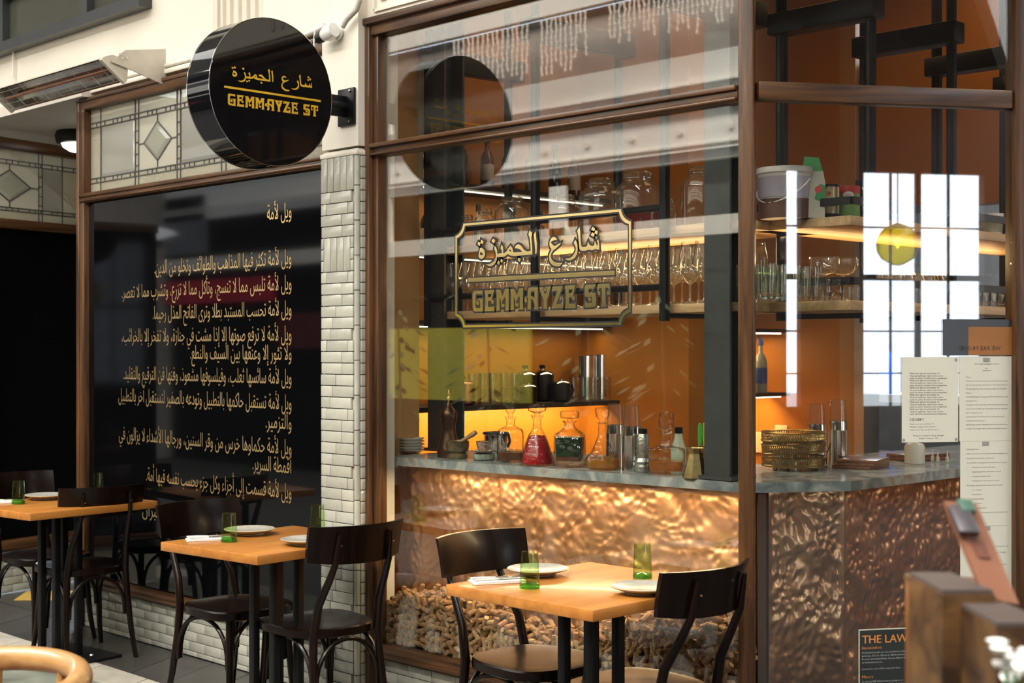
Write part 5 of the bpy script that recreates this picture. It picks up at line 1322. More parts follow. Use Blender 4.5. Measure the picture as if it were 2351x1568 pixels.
# ---- motion sensor and conduit on the pier plaster
p = on_y(772, 76, YP-.02)
t = thing('sensor_lamp', 'white wall sensor with black lens above the round sign', 'sensor', (p.x, YP-.022, p.z))
Rz = Matrix.Rotation(-math.pi/2-.2, 3, 'Y')
G().lathe([(.0, -.03), (.030, -.03), (.034, -.02), (.034, .02), (.026, .045), (.020, .05)], 24, (0, -.03, 0), Rz).obj('housing', WHITE, t)
G().lathe([(.019, .05), (.024, .055), (.024, .085), (.016, .092), (0, .09)], 20, (0, -.03, 0), Rz).obj('lens', STEEL, t)
G().lathe([(.028, 0), (.028, .012)], 20, (0, .016, 0), Matrix.Rotation(math.pi/2, 3, 'X')).obj('back_plate', WHITE, t)
pts = [on_y(786, 62, YP-.03), on_y(796, 45, YP-.03), on_y(818, 22, YP-.03), on_y(826, 0, YP-.03), on_y(828, -60, YP-.03)]
t = thing('conduit_hose', 'grey ribbed conduit hose rising from the wall sensor', 'conduit', pts[0])
P = []
for i in range(len(pts)-1):
    for j in range(8): P.append(pts[i].lerp(pts[i+1], j/8)-pts[0])
G().tube(P, [.0115+.0015*(i % 2) for i in range(len(P))], 10).obj('ribbed_hose', pm('grey_plastic', (.50, .47, .42), .5), t)
p = on_y(728, 72, YP-.01); t = thing('cable_tube', 'short white tube with hanging cable left of the sensor', 'tube', (p.x, YP-.012, p.z))
G().tube([(-.06, 0, 0), (.06, 0, .015)], .014, 12).obj('tube_body', WHITE, t); G().tube([(0.0, -.01, 0), (-.005, -.012, -.05), (0, -.01, -.12)], .0035, 6).obj('cable', WHITE, t)

# ---- infrared heater
a = on_y(262, 168, 3.58)
hd = thing('patio_heater', 'long infrared heater with wire guard bolted high on the cream wall', 'heater', (a.x, 3.58, a.z+.02))
L = 1.25
BODY = pm('heater_body', (.58, .54, .46), .45, .2); REF = pm('heater_reflector', (.75, .74, .70), .12, 1)
R_ = Matrix.Rotation(math.radians(-38), 3, 'X')
prof = [(-.075, -.01), (-.055, .035), (0, .055), (.055, .035), (.075, -.01)]
def ext(pr, x0, x1, th=.003):
    g = G(); n = len(pr); vs = [R_ @ R3(x, y, z) for x in (x0, x1) for y, z in pr]
    return g.add(vs, [(i, i+1, n+i+1, n+i) for i in range(n-1)])
ext([(y*1.06, z*1.06+.004) for y, z in prof], -L, 0).obj('housing', BODY, hd, smooth=False)
ext(prof, -L+.01, -.01).obj('reflector', REF, hd, smooth=False)
for x in (-L, 0):
    g = G(); pr = [(-.082, -.02), (-.082, .0), (-.055, .045), (-.02, .062), (.02, .062), (.055, .045), (.082, 0), (.082, -.02)]
    vs = [R_ @ R3(x+s, y, z) for s in (-.012, .012) for y, z in pr]; n = 8
    g.add(vs, [tuple(range(n)), tuple(range(2*n-1, n-1, -1))]+[(i, (i+1) % n, n+(i+1) % n, n+i) for i in range(n)]).obj('end_cap', BODY, hd, smooth=False)
q = R_ @ R3(0, 0, .008); G().tube([(-L+.03, q.y, q.z), (-.03, q.y, q.z)], .008, 12).obj('heating_tube', pm('copper_tube', (.62, .25, .12), .25, .8), hd)
for yy in (-.06, -.02, .02, .06):
    q = R_ @ R3(0, yy, -.018); G().tube([(-L, q.y, q.z), (0, q.y, q.z)], .0016, 6).obj('guard_wire', CHROME, hd)
for i in range(9):
    x = -L+.07+i*.14; G().tube([R_ @ R3(x, y, z) for y, z in ((-.078, -.01), (-.06, -.018), (.06, -.018), (.078, -.01))], .0014, 6).obj('guard_wire', CHROME, hd)
g = G(); g.add([(.016, -.03, .03), (.016, .05, .10), (.016, .28, .14), (.016, .28, -.05), (.016, .10, .0), (.024, -.03, .03), (.024, .05, .10), (.024, .28, .14), (.024, .28, -.05), (.024, .10, .0)], [(0, 1, 2, 3, 4), (9, 8, 7, 6, 5)]+[(i, (i+1) % 5, 5+(i+1) % 5, 5+i) for i in range(5)]); g.obj('wall_bracket', BODY, hd, smooth=False)
for y, z in ((.03, .055), (.055, .06), (.02, .075)): G().lathe([(.006, 0), (.006, .004)], 8, (.025, y, z), RY).obj('bolt', CHROME, hd)

# ================================================================ TABLES AND CHAIRS
ZT_ = .779
def table(cx_, cy_, rz, sx, sy_, label, base=True):
    t = thing('cafe_table', label, 'table', (cx_, cy_, 0), rz, None)
    G().box((0, 0, ZT_-.018), (sx, sy_, .036), bev=.004).obj('tabletop', TOPW, t)
    for i in (-1, 1):
        for j in (-1, 1): G().box((i*.0625, j*.0625, .38), (.032, .032, .728), bev=.003).obj('leg', STEEL, t)
    G().box((0, 0, .736), (.30, .30, .008)).obj('mounting_plate', STEEL, t)
    G().box((0, 0, .008), (.43, .43, .014), bev=.003).obj('base_plate', STEEL, t)
    for i in (-1, 1): G().lathe([(.012, .015), (.008, .022), (0, .024)], 10, (i*.12, .1*i, 0)).obj('bolt', CHROME, t)
    return t
T1 = table(-3.145, 3.455, 0, .65, .70, 'square timber table right of the tiled pier, nearest the copper bar')
T2 = table(-4.76, 3.345, math.radians(5), .60, .69, 'middle square timber table in front of the tiled pier')
T3 = table(-6.66, 3.375, math.radians(6), .62, .72, 'far left square timber table by the black panel')
def chair():
    t = thing('bentwood_chair')
    # seat: rounded trapezoid with dished top and rim
    out = []
    for k in range(48):
        a = 2*math.pi*k/48; x, y = math.cos(a), math.sin(a); m = (abs(x)**3.2+abs(y)**3.2)**(-1/3.2)
        X = x*m*.205; Y = y*m*(.200+.018*(x*m)); out.append((X, Y))
    g = G(); n = 48; rings = [(.94, .418), (1.0, .424), (1.0, .452), (.975, .458), (.92, .453), (.5, .447), (.001, .445)]
    vs = [R3(x*r, y*r, z) for r, z in rings for x, y in out]; fs = []
    for a in range(len(rings)-1):
        for i in range(n): fs.append((a*n+i, a*n+(i+1) % n, (a+1)*n+(i+1) % n, (a+1)*n+i))
    fs.append(tuple(reversed(range(n)))); g.add(vs, fs).obj('seat', DARKW, t)
    for s in (-1, 1):
        G().tube([(.150, s*.150, .425), (.156, s*.155, .30), (.170, s*.166, .12), (.188, s*.182, 0)], [.0165, .0165, .0145, .0115], 12).obj('leg', DARKW, t)
        G().tube([(-.265, s*.178, 0), (-.232, s*.166, .15), (-.205, s*.156, .32), (-.197, s*.150, .44), (-.222, s*.142, .56), (-.278, s*.130, .66), (-.313, s*.124, .73), (-.334, s*.119, .84)], [.0115, .0145, .0165, .0175, .0165, .0145, .0130, .0085], 12).obj('leg', DARKW, t)
    # curved back panel
    g = G(); nu, nv = 20, 4; vs = []
    for side in (0, 1):
        for j in range(nv+1):
            for i in range(nu+1):
                u = -1+2*i/nu; v = j/nv
                y = u*(.214+.006*v); x = -.333+.072*u*u-.028*v+(.007 if side else -.007)+.004*math.sin(v*3.14)
                z = .722+v*.150 + (-.012 if j == 0 else 0)*(abs(u)**3)*-1
                vs.append(R3(x, y, z))
    m = (nu+1)*(nv+1); fs = []
    for j in range(nv):
        for i in range(nu):
            q = j*(nu+1)+i; fs.append((q, q+1, q+nu+2, q+nu+1)); fs.append((m+q+1, m+q, m+q+nu+1, m+q+nu+2))
    bd = [i for i in range(nu+1)]+[j*(nu+1)+nu for j in range(1, nv+1)]+[nv*(nu+1)+i for i in range(nu-1, -1, -1)]+[j*(nu+1) for j in range(nv-1, 0, -1)]
    for i in range(len(bd)): a, b = bd[i], bd[(i+1) % len(bd)]; fs.append((a, m+a, m+b, b))
    g.add([v+R3(.016, 0, 0) for v in vs], fs).obj('backrest', DARKW, t, ang=50)
    # bentwood arches under the seat
    def arch(a, b, zt, zb):
        a, b = Vector((*a, 0)), Vector((*b, 0)); P = []
        for k in range(17):
            u = k/16; s = .5-.5*math.cos(math.pi*u); p = a.lerp(b, s)
            P.append((p.x, p.y, zb+(zt-zb)*math.sin(math.pi*u)**.75))
        G().tube(P, .0095, 8).obj('bentwood_arch', DARKW, t)
    arch((.150, -.137), (.150, .137), .412, .215)
    arch((-.205, -.142), (-.205, .142), .412, .215)
    for s in (-1, 1): arch((.142, s*.156), (-.200, s*.158), .412, .215)
    for s in (-1, 1): G().lathe([(.004, 0), (.004, .003)], 8, (-.348, s*.120, .80), Matrix.Rotation(-math.pi/2, 3, 'Y')).obj('screw', CHROME, t)
    return t
CH = [(-3.02, 3.55, 180, 'dark bentwood chair at the right side of the nearest table, back to the corner post'),
      (-3.535, 3.585, 0, 'dark bentwood chair on the left side of the nearest table before the copper'),
      (-4.64, 3.465, 176, 'dark bentwood chair in front of the tiled pier, back towards the window'),
      (-5.19, 3.44, 4, 'dark bentwood chair on the left side of the middle table by the black panel'),
      (-6.70, 3.51, 174, 'dark bentwood chair at the right side of the far left table'),
      (-7.16, 3.54, 6, 'dark bentwood chair at the far left side of the far table by the recess')]
proto = chair()
for i, (x, y, r, l_) in enumerate(CH):
    o = proto if i == 0 else copy_tree(proto); o.location = (x, y, 0); o.rotation_euler = (0, 0, math.radians(r)); tag(o, l_, 'chair')
# ---- table settings
def tumbler_green(px, py, label, sc=1):
    p = on_z(px, py, ZT_); t = thing('green_tumbler', label, 'glass', (p.x, p.y, ZT_+.0006))
    G().lathe([(.0315, 0), (.033, .004), (.0315, .03), (.0275, .112), (.0270, .115), (.0255, .115)], 28, cap=False).obj('glass_wall', GREENG, t)
    G().lathe([(.0, .0012), (.0305, .0012), (.0312, .006), (.0285, .016), (0, .020)], 28).obj('thick_base', GREENB, t)
    t.scale = (sc,)*3
def plate(px, py, label, r=.105):
    p = on_z(px, py, ZT_+.018); t = thing('dinner_plate', label, 'plate', (p.x, p.y, ZT_+.0006))
    G().lathe([(.055, 0), (.060, .001), (.060, .006), (.068, .009), (r-.003, .020), (r, .0235), (r-.003, .025), (r-.012, .0225), (.07, .015), (0, .014)], 48).obj('plate_body', PLATE, t)
    G().lathe([(r-.003, .0205), (r+.0004, .0235), (r-.003, .0256), (r-.006, .0247)], 48, cap=False).obj('bare_rim', PLATER, t)
def napkin(px, py, rz, label):
    p = on_z(px, py, ZT_); t = thing('folded_napkin', label, 'napkin', (p.x, p.y, ZT_+.0006), rz)
    NAP = pm('white_paper_napkin', (.80, .79, .76), .8, noise_a=.03, bump=.3)
    g = G()
    for k in range(3): g.box((.003*k, -.002*k, .0015+.003*k), (.175-.006*k, .095-.004*k, .0026), bev=.001)
    g.obj('napkin_sheet', NAP, t)
    HND = pm('ribbed_white_handle', (.72, .70, .66), .3, .3)
    for nm, y, s in (('knife', -.018, 1), ('fork', .016, 1)):
        c = thing(nm, label.replace('white folded napkin', 'table '+nm+' with ribbed pale handle lying on the napkin'), nm, (p.x, p.y, ZT_+.0105), rz+(.08 if nm == 'knife' else -.05))
        G().tube([(-.085, y, .003), (-.045, y, .0035), (0, y, .003)], [.0055, .006, .005], 8, flat=.5).obj('handle', HND, c)
        if nm == 'knife': G().box((.045, y, .0025), (.095, .016, .0016), bev=.0006).obj('blade', CHROME, c)
        else:
            G().tube([(0, y, .003), (.04, y, .003)], [.003, .0035], 6).obj('neck', CHROME, c)
            for k in range(4): G().box((.065, y-.008+k*.0053, .003), (.05, .0022, .0016)).obj('tine', CHROME, c)
tumbler_green(1216, 1350, 'green glass tumbler at the front of the nearest table')
tumbler_green(1475, 1327, 'green glass tumbler at the back of the nearest table before the copper')
plate(1235, 1308, 'stoneware plate at the left side of the nearest table')
plate(1477, 1349, 'stoneware plate at the right side of the nearest table')
napkin(1140, 1336, math.radians(62), 'white folded napkin on the nearest table')
tumbler_green(526, 1244, 'green glass tumbler at the front of the middle table')
tumbler_green(729, 1222, 'green glass tumbler at the back of the middle table before the tiled pier')
plate(573, 1217, 'stoneware plate at the left side of the middle table')
plate(706, 1240, 'stoneware plate at the right side of the middle table')
napkin(478, 1239, math.radians(62), 'white folded napkin on the middle table')
tumbler_green(42, 1157, 'green glass tumbler at the front of the far left table')
tumbler_green(226, 1136, 'green glass tumbler at the back of the far left table')
plate(105, 1138, 'stoneware plate at the left side of the far left table')
plate(196, 1146, 'stoneware plate mostly hidden behind the far table chair')
napkin(8, 1154, math.radians(62), 'white folded napkin on the far left table')

# ---- light oak armchair in the left foreground
OAKL = wood('light_oak', (.28, .135, .04), (.46, .26, .10), 'x', .35, .3, .6)
c0 = on_z(40, 1500, .80)
t = thing('oak_armchair', 'light oak armchair with curved top rail in the left foreground', 'chair', (c0.x+.075, c0.y-.15, -.028), 0)
P = []
for k in range(25):
    a = math.pi*(.02+.96*k/24); P.append((.29*math.cos(a), .27*math.sin(a)-.03, .80-.02*(1-math.sin(a))))
rail = G(); rail.tube([(x, y, z) for x, y, z in P], [.028]*25, 12, flat=1.1).obj('top_rail', OAKL, t)
for a in (.25, .8, 1.57, 2.34, 2.9):
    x, y = .285*math.cos(a), .26*math.sin(a)-.03; G().tube([(x*.85, y*.85, .45), (x, y, .785)], .012, 10).obj('spindle', OAKL, t)
out = [(math.cos(2*math.pi*k/32)*.24*((abs(math.cos(2*math.pi*k/32))**3+abs(math.sin(2*math.pi*k/32))**3)**(-1/3)), math.sin(2*math.pi*k/32)*.23*((abs(math.cos(2*math.pi*k/32))**3+abs(math.sin(2*math.pi*k/32))**3)**(-1/3))) for k in range(32)]
G().prism(out, .42, .455).obj('seat', OAKL, t)
for i in (-1, 1):
    for j in (-1, 1): G().tube([(i*.18, j*.17, .42), (i*.22, j*.21, .029)], [.019, .014], 10).obj('leg', OAKL, t)

# ================================================================ NOTICES ON THE ANGLED GLASS
TP = pm('grey_tape', (.28, .29, .26), .6)
def sheet(name, px0, py0, px1, py1, label, mat, d=-.0075, cat='notice'):
    a = hit(px0, py0, P0, NR); b = hit(px1, py1, P0, NR)
    s0, s1 = (a-P0).dot(DR), (b-P0).dot(DR); z0, z1 = min(a.z, b.z), max(a.z, b.z)
    w_, h_ = s1-s0, z1-z0
    c = rp((s0+s1)/2, (z0+z1)/2, d)
    o = thing(name, label, cat, c, math.atan2(DR.y, DR.x)); G().box((0, 0, 0), (w_, .0006, h_)).obj('paper_sheet', mat, o, smooth=False)
    return o, w_, h_
def line(par, s, x, z, wd, mat, front=True, nm='printed_text'):
    y = -.0007
    plane_text(nm, s, (x, y, z), (1, 0, 0), (0, 0, 1), wd, mat, par)
def tape(par, x, z, w_=.025, h_=.014): G().box((x, -.0012, z), (w_, .0006, h_)).obj('tape', TP, par, smooth=False)
s1, w_, h_ = sheet('menu_sheet', 2068, 820, 2197, 1014, 'cream menu sheet reading dessert taped inside the angled window', PAPER)
line(s1, 'DESSERT', -w_*.36, -h_*.25, .052, INK)
for i, s in enumerate(('Baklava, rose cream and pistachio 14', 'Muhallebi, orange blossom, almond 13', 'Dark chocolate, halva and date ice cream 15')): line(s1, s, -w_*.36, -h_*(.29+.035*i), w_*(.42+.05*i), INK)
for i in range(18): line(s1, ('Flatbread, labneh and zaatar oil', 'Charred cauliflower, tahini, herbs, lemon', 'Lamb shoulder, freekeh and pomegranate')[i % 3], -w_*.36, h_*(.30-.028*i), w_*(.52+.07*(i % 3)), INK)
line(s1, 'Please let us know of any allergies', -w_*.30, -h_*.43, w_*.55, INK)
line(s1, 'Instagram  |  Facebook  |  web', -w_*.2, -h_*.46, w_*.34, INK)
for x, z in ((-.47, -.47), (.46, -.47), (.46, .47)): G().lathe([(.0, 0), (.005, .001)], 12, (x*w_, -.0012, z*h_), Matrix.Rotation(math.pi/2, 3, 'X')).obj('blue_tack', TP, s1)
s2, w_, h_ = sheet('policy_sheet', 2200, 818, 2323, 1011, 'host responsibility policy sheet at the top of the taped column of papers', PAPER)
line(s2, 'HOST RESPONSIBILITY POLICY', -w_*.22, h_*.40, w_*.46, INK); line(s2, 'For', -w_*.02, h_*.35, w_*.05, INK); line(s2, 'Gemmayze St', -w_*.07, h_*.325, w_*.16, INK)
tape(s2, 0, h_*.46)
body = ['Purpose', 'Gemmayze St is committed to being a responsible host and to making', 'sure our guests enjoy their time with us in comfort and in safety here.', 'We will always have water and a good range of food available.', 'Managers', 'A certified manager is on duty at all times and will help our staff', 'Underage Persons', 'It is against the law to serve minors. We ask for proof of age when', 'a person looks under the age of twenty five years. No exceptions.', 'Evidence of Age Documents', 'a current passport, a driver licence or an approved card', 'Dealing with underage guests', 'Staff will ask politely for identification and refuse service if none', 'is shown. The manager will be told of each refusal of service.']
z_ = .25
for s in body: line(s2, s, -w_*.38, h_*z_, w_*min(.78, .0125*len(s)), INK); z_ -= .047
s3, w_, h_ = sheet('policy_sheet', 2202, 1013, 2323, 1206, 'second policy sheet in the taped column below the first', PAPER)
tape(s3, -.005, h_*.47); z_ = .40
for s in ['Intoxicated Persons', 'Staff are trained to notice the signs of intoxication and will not serve', 'any guest who is intoxicated on the premises.', 'They will tell the duty manager as soon as they become concerned.', '-  offering food and water to the guest', '-  suggesting alternative drinks without alcohol', '-  arranging safe transport home', '-  refusing further service when it is needed', 'The manager may ask the guest to leave if this is needed.', '-  loss of balance', '-  slurred speech', '-  spilling of drinks', '-  rowdy behaviour', 'Dealing with intoxicated guests', 'Staff will remove drinks from the guest and record it in the log book']: line(s3, s, -w_*.38+(w_*.08 if s[0] == '-' else 0), h_*z_, w_*min(.78, .0118*len(s)), INK); z_ -= .053
s4, w_, h_ = sheet('policy_sheet', 2202, 1208, 2323, 1400, 'third policy sheet in the taped column behind the leaning clipboard', PAPER)
tape(s4, 0, h_*.47); z_ = .32
for s in ['Safe transport', 'We offer a list of local taxis and a free phone call', 'Guests can leave their cars here safely overnight', 'Promotions', 'We do not run any promotions that encourage people', 'to drink quickly or to excess at any time']: line(s4, s, -w_*.3, h_*z_, w_*min(.78, .0135*len(s)), INK); z_ -= .07
s5, w_, h_ = sheet('proud_poster', 2163, 733, 2322, 816, 'dark poster seen from behind above the taped papers', pm('dark_poster', (.03, .03, .032), .3), -.009)
G().box((w_*.17, -.0008, -h_*.10), (w_*.63, .0006, h_*.78)).obj('orange_field', pm('poster_orange', (.30, .12, .03), .5), s5, smooth=False)
plane_text('reversed_text', 'WE ARE PROUD', (w_*.32, -.0013, -h_*.36), (-1, 0, 0), (0, 0, 1), w_*.60, BLK, s5)
s6, w_, h_ = sheet('law_notice', 1969, 1444, 2150, 1700, 'black and orange liquor law notice low on the angled window', pm('notice_border', (.55, .56, .45), .5))
G().box((0, -.0006, 0), (w_-.008, .0006, h_-.008)).obj('black_field', pm('notice_black', (.02, .024, .022), .4), s6, smooth=False)
ORGM = pm('notice_orange', (.62, .24, .05), .5); LG = pm('notice_grey', (.42, .44, .42), .5)
def l6(s, z, wd, m): plane_text('printed_text', s, (-w_*.5+.012, -.0013, z), (1, 0, 0), (0, 0, 1), wd, m, s6)
cu_top = h_/2
plane_text('printed_text', 'THE LAW', (-w_*.5+.012, -.0014, cu_top-.048), (1, 0, 0), (0, 0, 1), .165, ORGM, s6)
plane_text('printed_text', 'THE LAW', (-w_*.5+.0128, -.0015, cu_top-.0476), (1, 0, 0), (0, 0, 1), .165, ORGM, s6)
l6('Intoxication', cu_top-.068, .070, ORGM)
for i, (s, wd) in enumerate((('Intoxicated people are not permitted on licensed', .175), ('premises. It is an offence to allow persons to', .165), ('become intoxicated here. It is an offence to serve', .18), ('an intoxicated person.', .075), ('', 0), ('Intoxicated people will be required to leave.', .14))):
    if s: l6(s, cu_top-.082-.011*i, wd, LG)
l6('Minors', cu_top-.166, .040, ORGM)
for i, (s, wd) in enumerate((('A current NZ driver licence, passport or', .15), ('Hospitality NZ 18+ card are the only forms', .16), ('are the only types of ID we accept here.', .15), ('', 0), ('If you look under 25, you may be asked', .15))):
    if s: l6(s, cu_top-.180-.011*i, wd, LG)

# ================================================================ FOREGROUND: HOST STAND WITH TIMBER BOX AND BOARDS
def fpt(px, py, wd): return ORG+ray(px, py)*wd
RUST = wood('worn_box_wood', (.06, .022, .007), (.26, .10, .025), 'z', .3, .4, .7)
RUST2 = wood('weathered_block_wood', (.025, .012, .007), (.15, .075, .025), 'y', .35, .4, .45)
fa = fpt(2100, 1320, 2.15); fb = fpt(2165, 1355, 1.98)
hsn = thing('host_stand', 'dark host stand in the right foreground carrying the wooden boxes', 'stand', (fb.x+.15, fb.y+.05, 0), TH)
zst = min(fa.z, fb.z)-.235
G().box((.06, -.08, zst-.015), (.66, .60, .03), bev=.004).obj('stand_top', pm('dark_stand', (.02, .016, .014), .4), hsn); G().box((.10, .04, (zst-.03)/2), (.40, .26, zst-.03)).obj('stand_body', pm('dark_stand', (.02, .016, .014), .4), hsn)
def block(name, pxl, pxr, pyt, wn, wfar, label, mat, h_, rz=0, bev=.006):
    a = fpt(pxl, pyt, wn); b = fpt(pxr, pyt, wn); c = (a+b)/2; L_ = (b-a).length; dpt = wfar-wn
    o = thing(name, label, 'box', (c.x+FV.x*dpt/2, c.y+FV.y*dpt/2, zst), TH+rz)
    return o, L_, dpt, a.z-zst
def qbox(corners, z0, z1, bev=.004):
    g = G(); n = len(corners); vs = [R3(c.x, c.y, z0) for c in corners]+[R3(c.x, c.y, z1) for c in corners]
    return g.add(vs, [tuple(reversed(range(n))), tuple(range(n, 2*n))]+[(i, (i+1) % n, n+(i+1) % n, n+i) for i in range(n)])
zb = 1.209
A_1, B_1, D_1 = on_z(2079, 1316, zb), on_z(2131, 1357, zb), on_z(2228, 1325, zb); C_1 = B_1+(D_1-A_1)*.92
o = thing('timber_box', 'worn orange brown timber box at the left end of the host stand', 'box', (A_1.x, A_1.y, zst))
def rel(ps): return [p-R3(A_1.x, A_1.y, 0) for p in ps]
u1 = (D_1-A_1).normalized()*.014; v1 = (B_1-A_1).normalized()*.014
qbox(rel([A_1, B_1, B_1+u1, A_1+u1]), 0, zb-zst-.008).obj('side_board', RUST, o, smooth=False)
qbox(rel([D_1-u1, C_1-u1, C_1, D_1]), 0, zb-zst-.008).obj('side_board', RUST, o, smooth=False)
qbox(rel([A_1+u1, D_1-u1, D_1-u1+v1, A_1+u1+v1]), 0, zb-zst-.008).obj('back_board', RUST, o, smooth=False)
qbox(rel([B_1+u1*1.5-v1*1.6, C_1-u1-v1*1.6, C_1-u1-v1*.6, B_1+u1*1.5-v1*.6]), 0, zb-zst-.03).obj('dark_insert', DARKW, o, smooth=False)
qbox(rel([A_1-u1*.2, B_1-u1*.2+v1*.2, C_1+u1*.2+v1*.2, D_1+u1*.2]), zb-zst-.008, zb-zst).obj('top_board', RUST2, o, smooth=False)
for pl_, pr_, pt, wn, dp_, lab in ((2163, 2284, 1364, 1.90, .16, 'weathered brown block in the middle of the host stand'), (2288, 2420, 1440, 1.76, .15, 'mottled brown block at the right edge of the picture')):
    a, b = fpt(pl_, pt, wn), fpt(pr_, pt, wn); zt_ = a.z; a.z = b.z = 0
    o = thing('weathered_block', lab, 'block', (a.x, a.y, zst)); q_ = [p-a for p in (a, b, b+FV*dp_-RV*.01, a+FV*dp_+RV*.0)]
    qbox(q_, 0, zt_-zst).obj('block_body', RUST2, o, smooth=False)
    m_ = sum(q_, R3(0, 0, 0))/4; qbox([m_+(p-m_)*.96 for p in q_], zt_-zst, zt_-zst+.005).obj('worn_top', pm('worn_grey_top', (.07, .055, .05), .45), o, smooth=False)
# leaning terracotta clipboard
A4 = [fpt(2168, 1150, 2.10), fpt(2242, 1155, 2.10), fpt(2340, 1388, 1.98), fpt(2262, 1372, 1.98)]
th = (A4[1]-A4[0]).cross(A4[3]-A4[0]).normalized()*.008
cc = (A4[0]+A4[1]+A4[2]+A4[3])/4
t = thing('menu_clipboard', 'terracotta clipboard leaning on the blocks in the right foreground', 'clipboard', cc)
G().add([p-cc for p in A4]+[p-cc+th for p in A4], [(0, 1, 2, 3), (7, 6, 5, 4)]+[(i, (i+1) % 4, 4+(i+1) % 4, 4+i) for i in range(4)]).obj('board', pm('terracotta_card', (.17, .062, .028), .6), t, smooth=False)
u_, v_ = (A4[1]-A4[0]).normalized(), (A4[3]-A4[0]).normalized(); Mx = Matrix((u_, v_, u_.cross(v_))).transposed()
nn = th.normalized()
sgn = 1 if nn.dot(ORG-cc) > 0 else -1
off = nn*(.008 if sgn > 0 else 0)
G().box(A4[0]-cc+u_*.010+v_*.045+nn*sgn*.012+(nn*.0 if sgn < 0 else nn*.0), (.030, .05, .012), Mx, .003).obj('clip', pm('clip_metal', (.10, .09, .10), .4, .6), t)
G().box(A4[0]-cc+u_*.022+v_*.020+nn*sgn*.014, (.022, .022, .010), Mx, .002).obj('clip_spring', pm('clip_green', (.04, .10, .07), .5), t)
G().box((A4[0]+A4[1]+A4[2]+A4[3])/4-cc+nn*sgn*.0012+off*(1 if sgn > 0 else 0), (.018, .030, .0014), Mx).obj('printed_mark', pm('mark_brown', (.10, .03, .015), .5), t, smooth=False)
p = fpt(2332, 1528, 1.70)
t = thing('white_flowers', 'blurred white flowers at the lower right corner of the picture', 'flowers', (p.x, p.y, p.z))
rnd = random.Random(3)
for k in range(3): G().tube([(.01*k-.01, 0, zst-p.z+.02), (.012*k-.012, 0, -.01)], .002, 6).obj('stem', GRN, t)
for k in range(9):
    a = k*.7; c = R3(.022*math.cos(a), .018*math.sin(a), rnd.uniform(-.02, .02))
    G().lathe([(0, 0), (.010, .002), (.014, .008), (.010, .010), (0, .004)], 8, c, Matrix.Rotation(rnd.uniform(-1, 1), 3, 'X')).obj('petal', WHITE, t)
hv = p.z-zst-.03
tag(G().lathe([(.022, 0), (.026, .01), (.024, hv), (.020, hv), (.018, .012), (0, .012)], 20).obj('flower_vase', pm('pale_vase', (.4, .4, .36), .3), None, (p.x, p.y, zst+.0005)), 'pale little vase holding the white flowers on the host stand', 'vase')

# ================================================================ THINGS SEEN ONLY AS REFLECTIONS IN THE GLASS
# pendant lamp of yellow glass, hung before the window wall
v = hit(2060, 562, P0-NR*6.0, NR); d = (v-P0).dot(NR); pr_ = v-NR*2*d
t = thing('pendant_lamp', 'yellow glass globe pendant reflected in the angled window', 'lamp', pr_)
YG_ = glass('yellow_globe_glass', (.92, .80, .05), (.55, .42, .0), .12, .02, .3, 14, milky=.30, milk=(.75, .66, .03))
rr = 52/FPX*((P0-NR*6.0)-0*FV).length*.98
G().lathe([(rr*math.sin(math.pi*k/16)*(1 if k > 3 else .88), -rr*math.cos(math.pi*k/16)) for k in range(16, -1, -1)][::-1], 28).obj('glass_globe', YG_, t)
G().lathe([(.02, rr*1.02), (.035, rr*.98), (.035, rr*.85)], 14).obj('cap', STEEL, t)
G().lathe([(.0, .06), (.02, .03), (.022, 0), (0, -.03)][::-1], 12).obj('bulb', emit('warm_bulb', (1, .78, .35), 40), t)
G().tube([(0, 0, rr), (0, 0, 6.5-pr_.z)], .005, 6).obj('cord', STEEL, t)
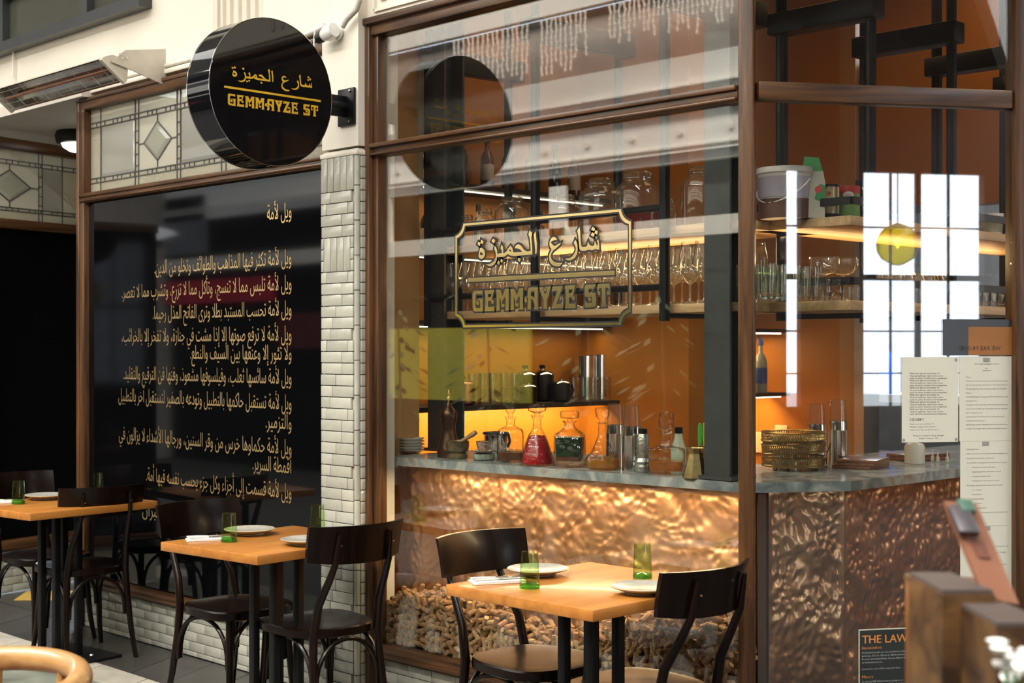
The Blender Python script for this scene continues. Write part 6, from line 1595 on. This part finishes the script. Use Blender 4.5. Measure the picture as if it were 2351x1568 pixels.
# tall uplight with a bowl, reflected in the black panel
v = on_y(348, 540, 9.3); q = R3(v.x, 2*YF-v.y, v.z)
t = thing('standing_lamp', 'tall standing lamp with white bowl reflected in the black panel', 'lamp', (q.x, q.y, 0))
G().lathe([(.16, 0), (.16, .03), (.03, .04)], 20).obj('lamp_base', STEEL, t); G().tube([(0, 0, .03), (0, 0, q.z-.1)], .03, 10).obj('pole', STEEL, t)
G().lathe([(.03, q.z-.30), (.06, q.z-.18), (.16, q.z-.08)], 24).obj('bowl', STEEL, t); G().lathe([(.10, q.z-.05), (.30, q.z+.01), (.32, q.z+.03), (.24, q.z+.07), (.1, q.z+.10), (0, q.z+.11)], 24).obj('diffuser', emit('lamp_dome_white', (.95, .97, 1), 2.6), t)
# fairy light curtain hanging before the far wall
FL = pm('fairy_light_wire', (.62, .55, .48), .5, emis=(1, .85, .65), es=.9)
fc = thing('fairy_lights', 'curtain of fairy light strings reflected in the upper window', 'lights', (-9, YO+.3, 4.9))
rnd = random.Random(5)
for k in range(60):
    px = 1040+k*11.2; 
    if 1345 < px < 1390 or 1235 > px > 1215: continue
    v = on_y(px, 60, 2*YF-(YO+.3)); L_ = rnd.uniform(.45, .62) if px < 1330 else rnd.uniform(.2, .45); g = G(); P = []
    for j in range(int(L_/.06)+1): P.append((v.x+9+rnd.uniform(-.012, .012), 0, -.06*j))
    if len(P) > 1: g.tube(P, .008, 4)
    for pt in P: g.lathe([(0, -.022), (.018, 0), (0, .022)], 5, pt)
    o = g.obj('light_string', FL, fc, smooth=False)
# leafy plants in front of the yellow wall
LEAF = pm('dark_leaf', (.03, .055, .012), .5)
for i, px in enumerate((915, 1120, 1350, 1520)):
    v = on_y(px, 820, 2*YF-(YO+1.2)); rnd = random.Random(i)
    t = thing('potted_plant', 'tall leafy potted plant across the arcade, '+['leftmost', 'second', 'third', 'rightmost'][i]+' of four in the reflection', 'plant', (v.x, YO+1.2, 0))
    G().lathe([(.12, 0), (.17, .30), (.18, .32), (.15, .32), (0, .28)], 20).obj('pot', pm('clay_pot', (.10, .08, .07), .6), t); G().tube([(0, 0, .28), (.02, 0, 1.0), (0, .02, 1.9)], [.02, .015, .008], 6).obj('stem', LEAF, t)
    for k in range(60):
        z_ = rnd.uniform(.9, 2.1); a = rnd.uniform(0, 6.28); r_ = rnd.uniform(.12, .42)*(1.2-abs(z_-1.6)*.6); c = R3(r_*math.cos(a), r_*math.sin(a), z_+rnd.uniform(-.1, .1)); d = c.normalized(); dd = R3(math.cos(a), math.sin(a), -.5).normalized()*.09; sd = R3(-math.sin(a), math.cos(a), .2)*.028
        if k < 60: G().add([c-dd, c+sd, c+dd, c-sd], [(0, 1, 2, 3)]).obj('leaf', LEAF, t, smooth=False)
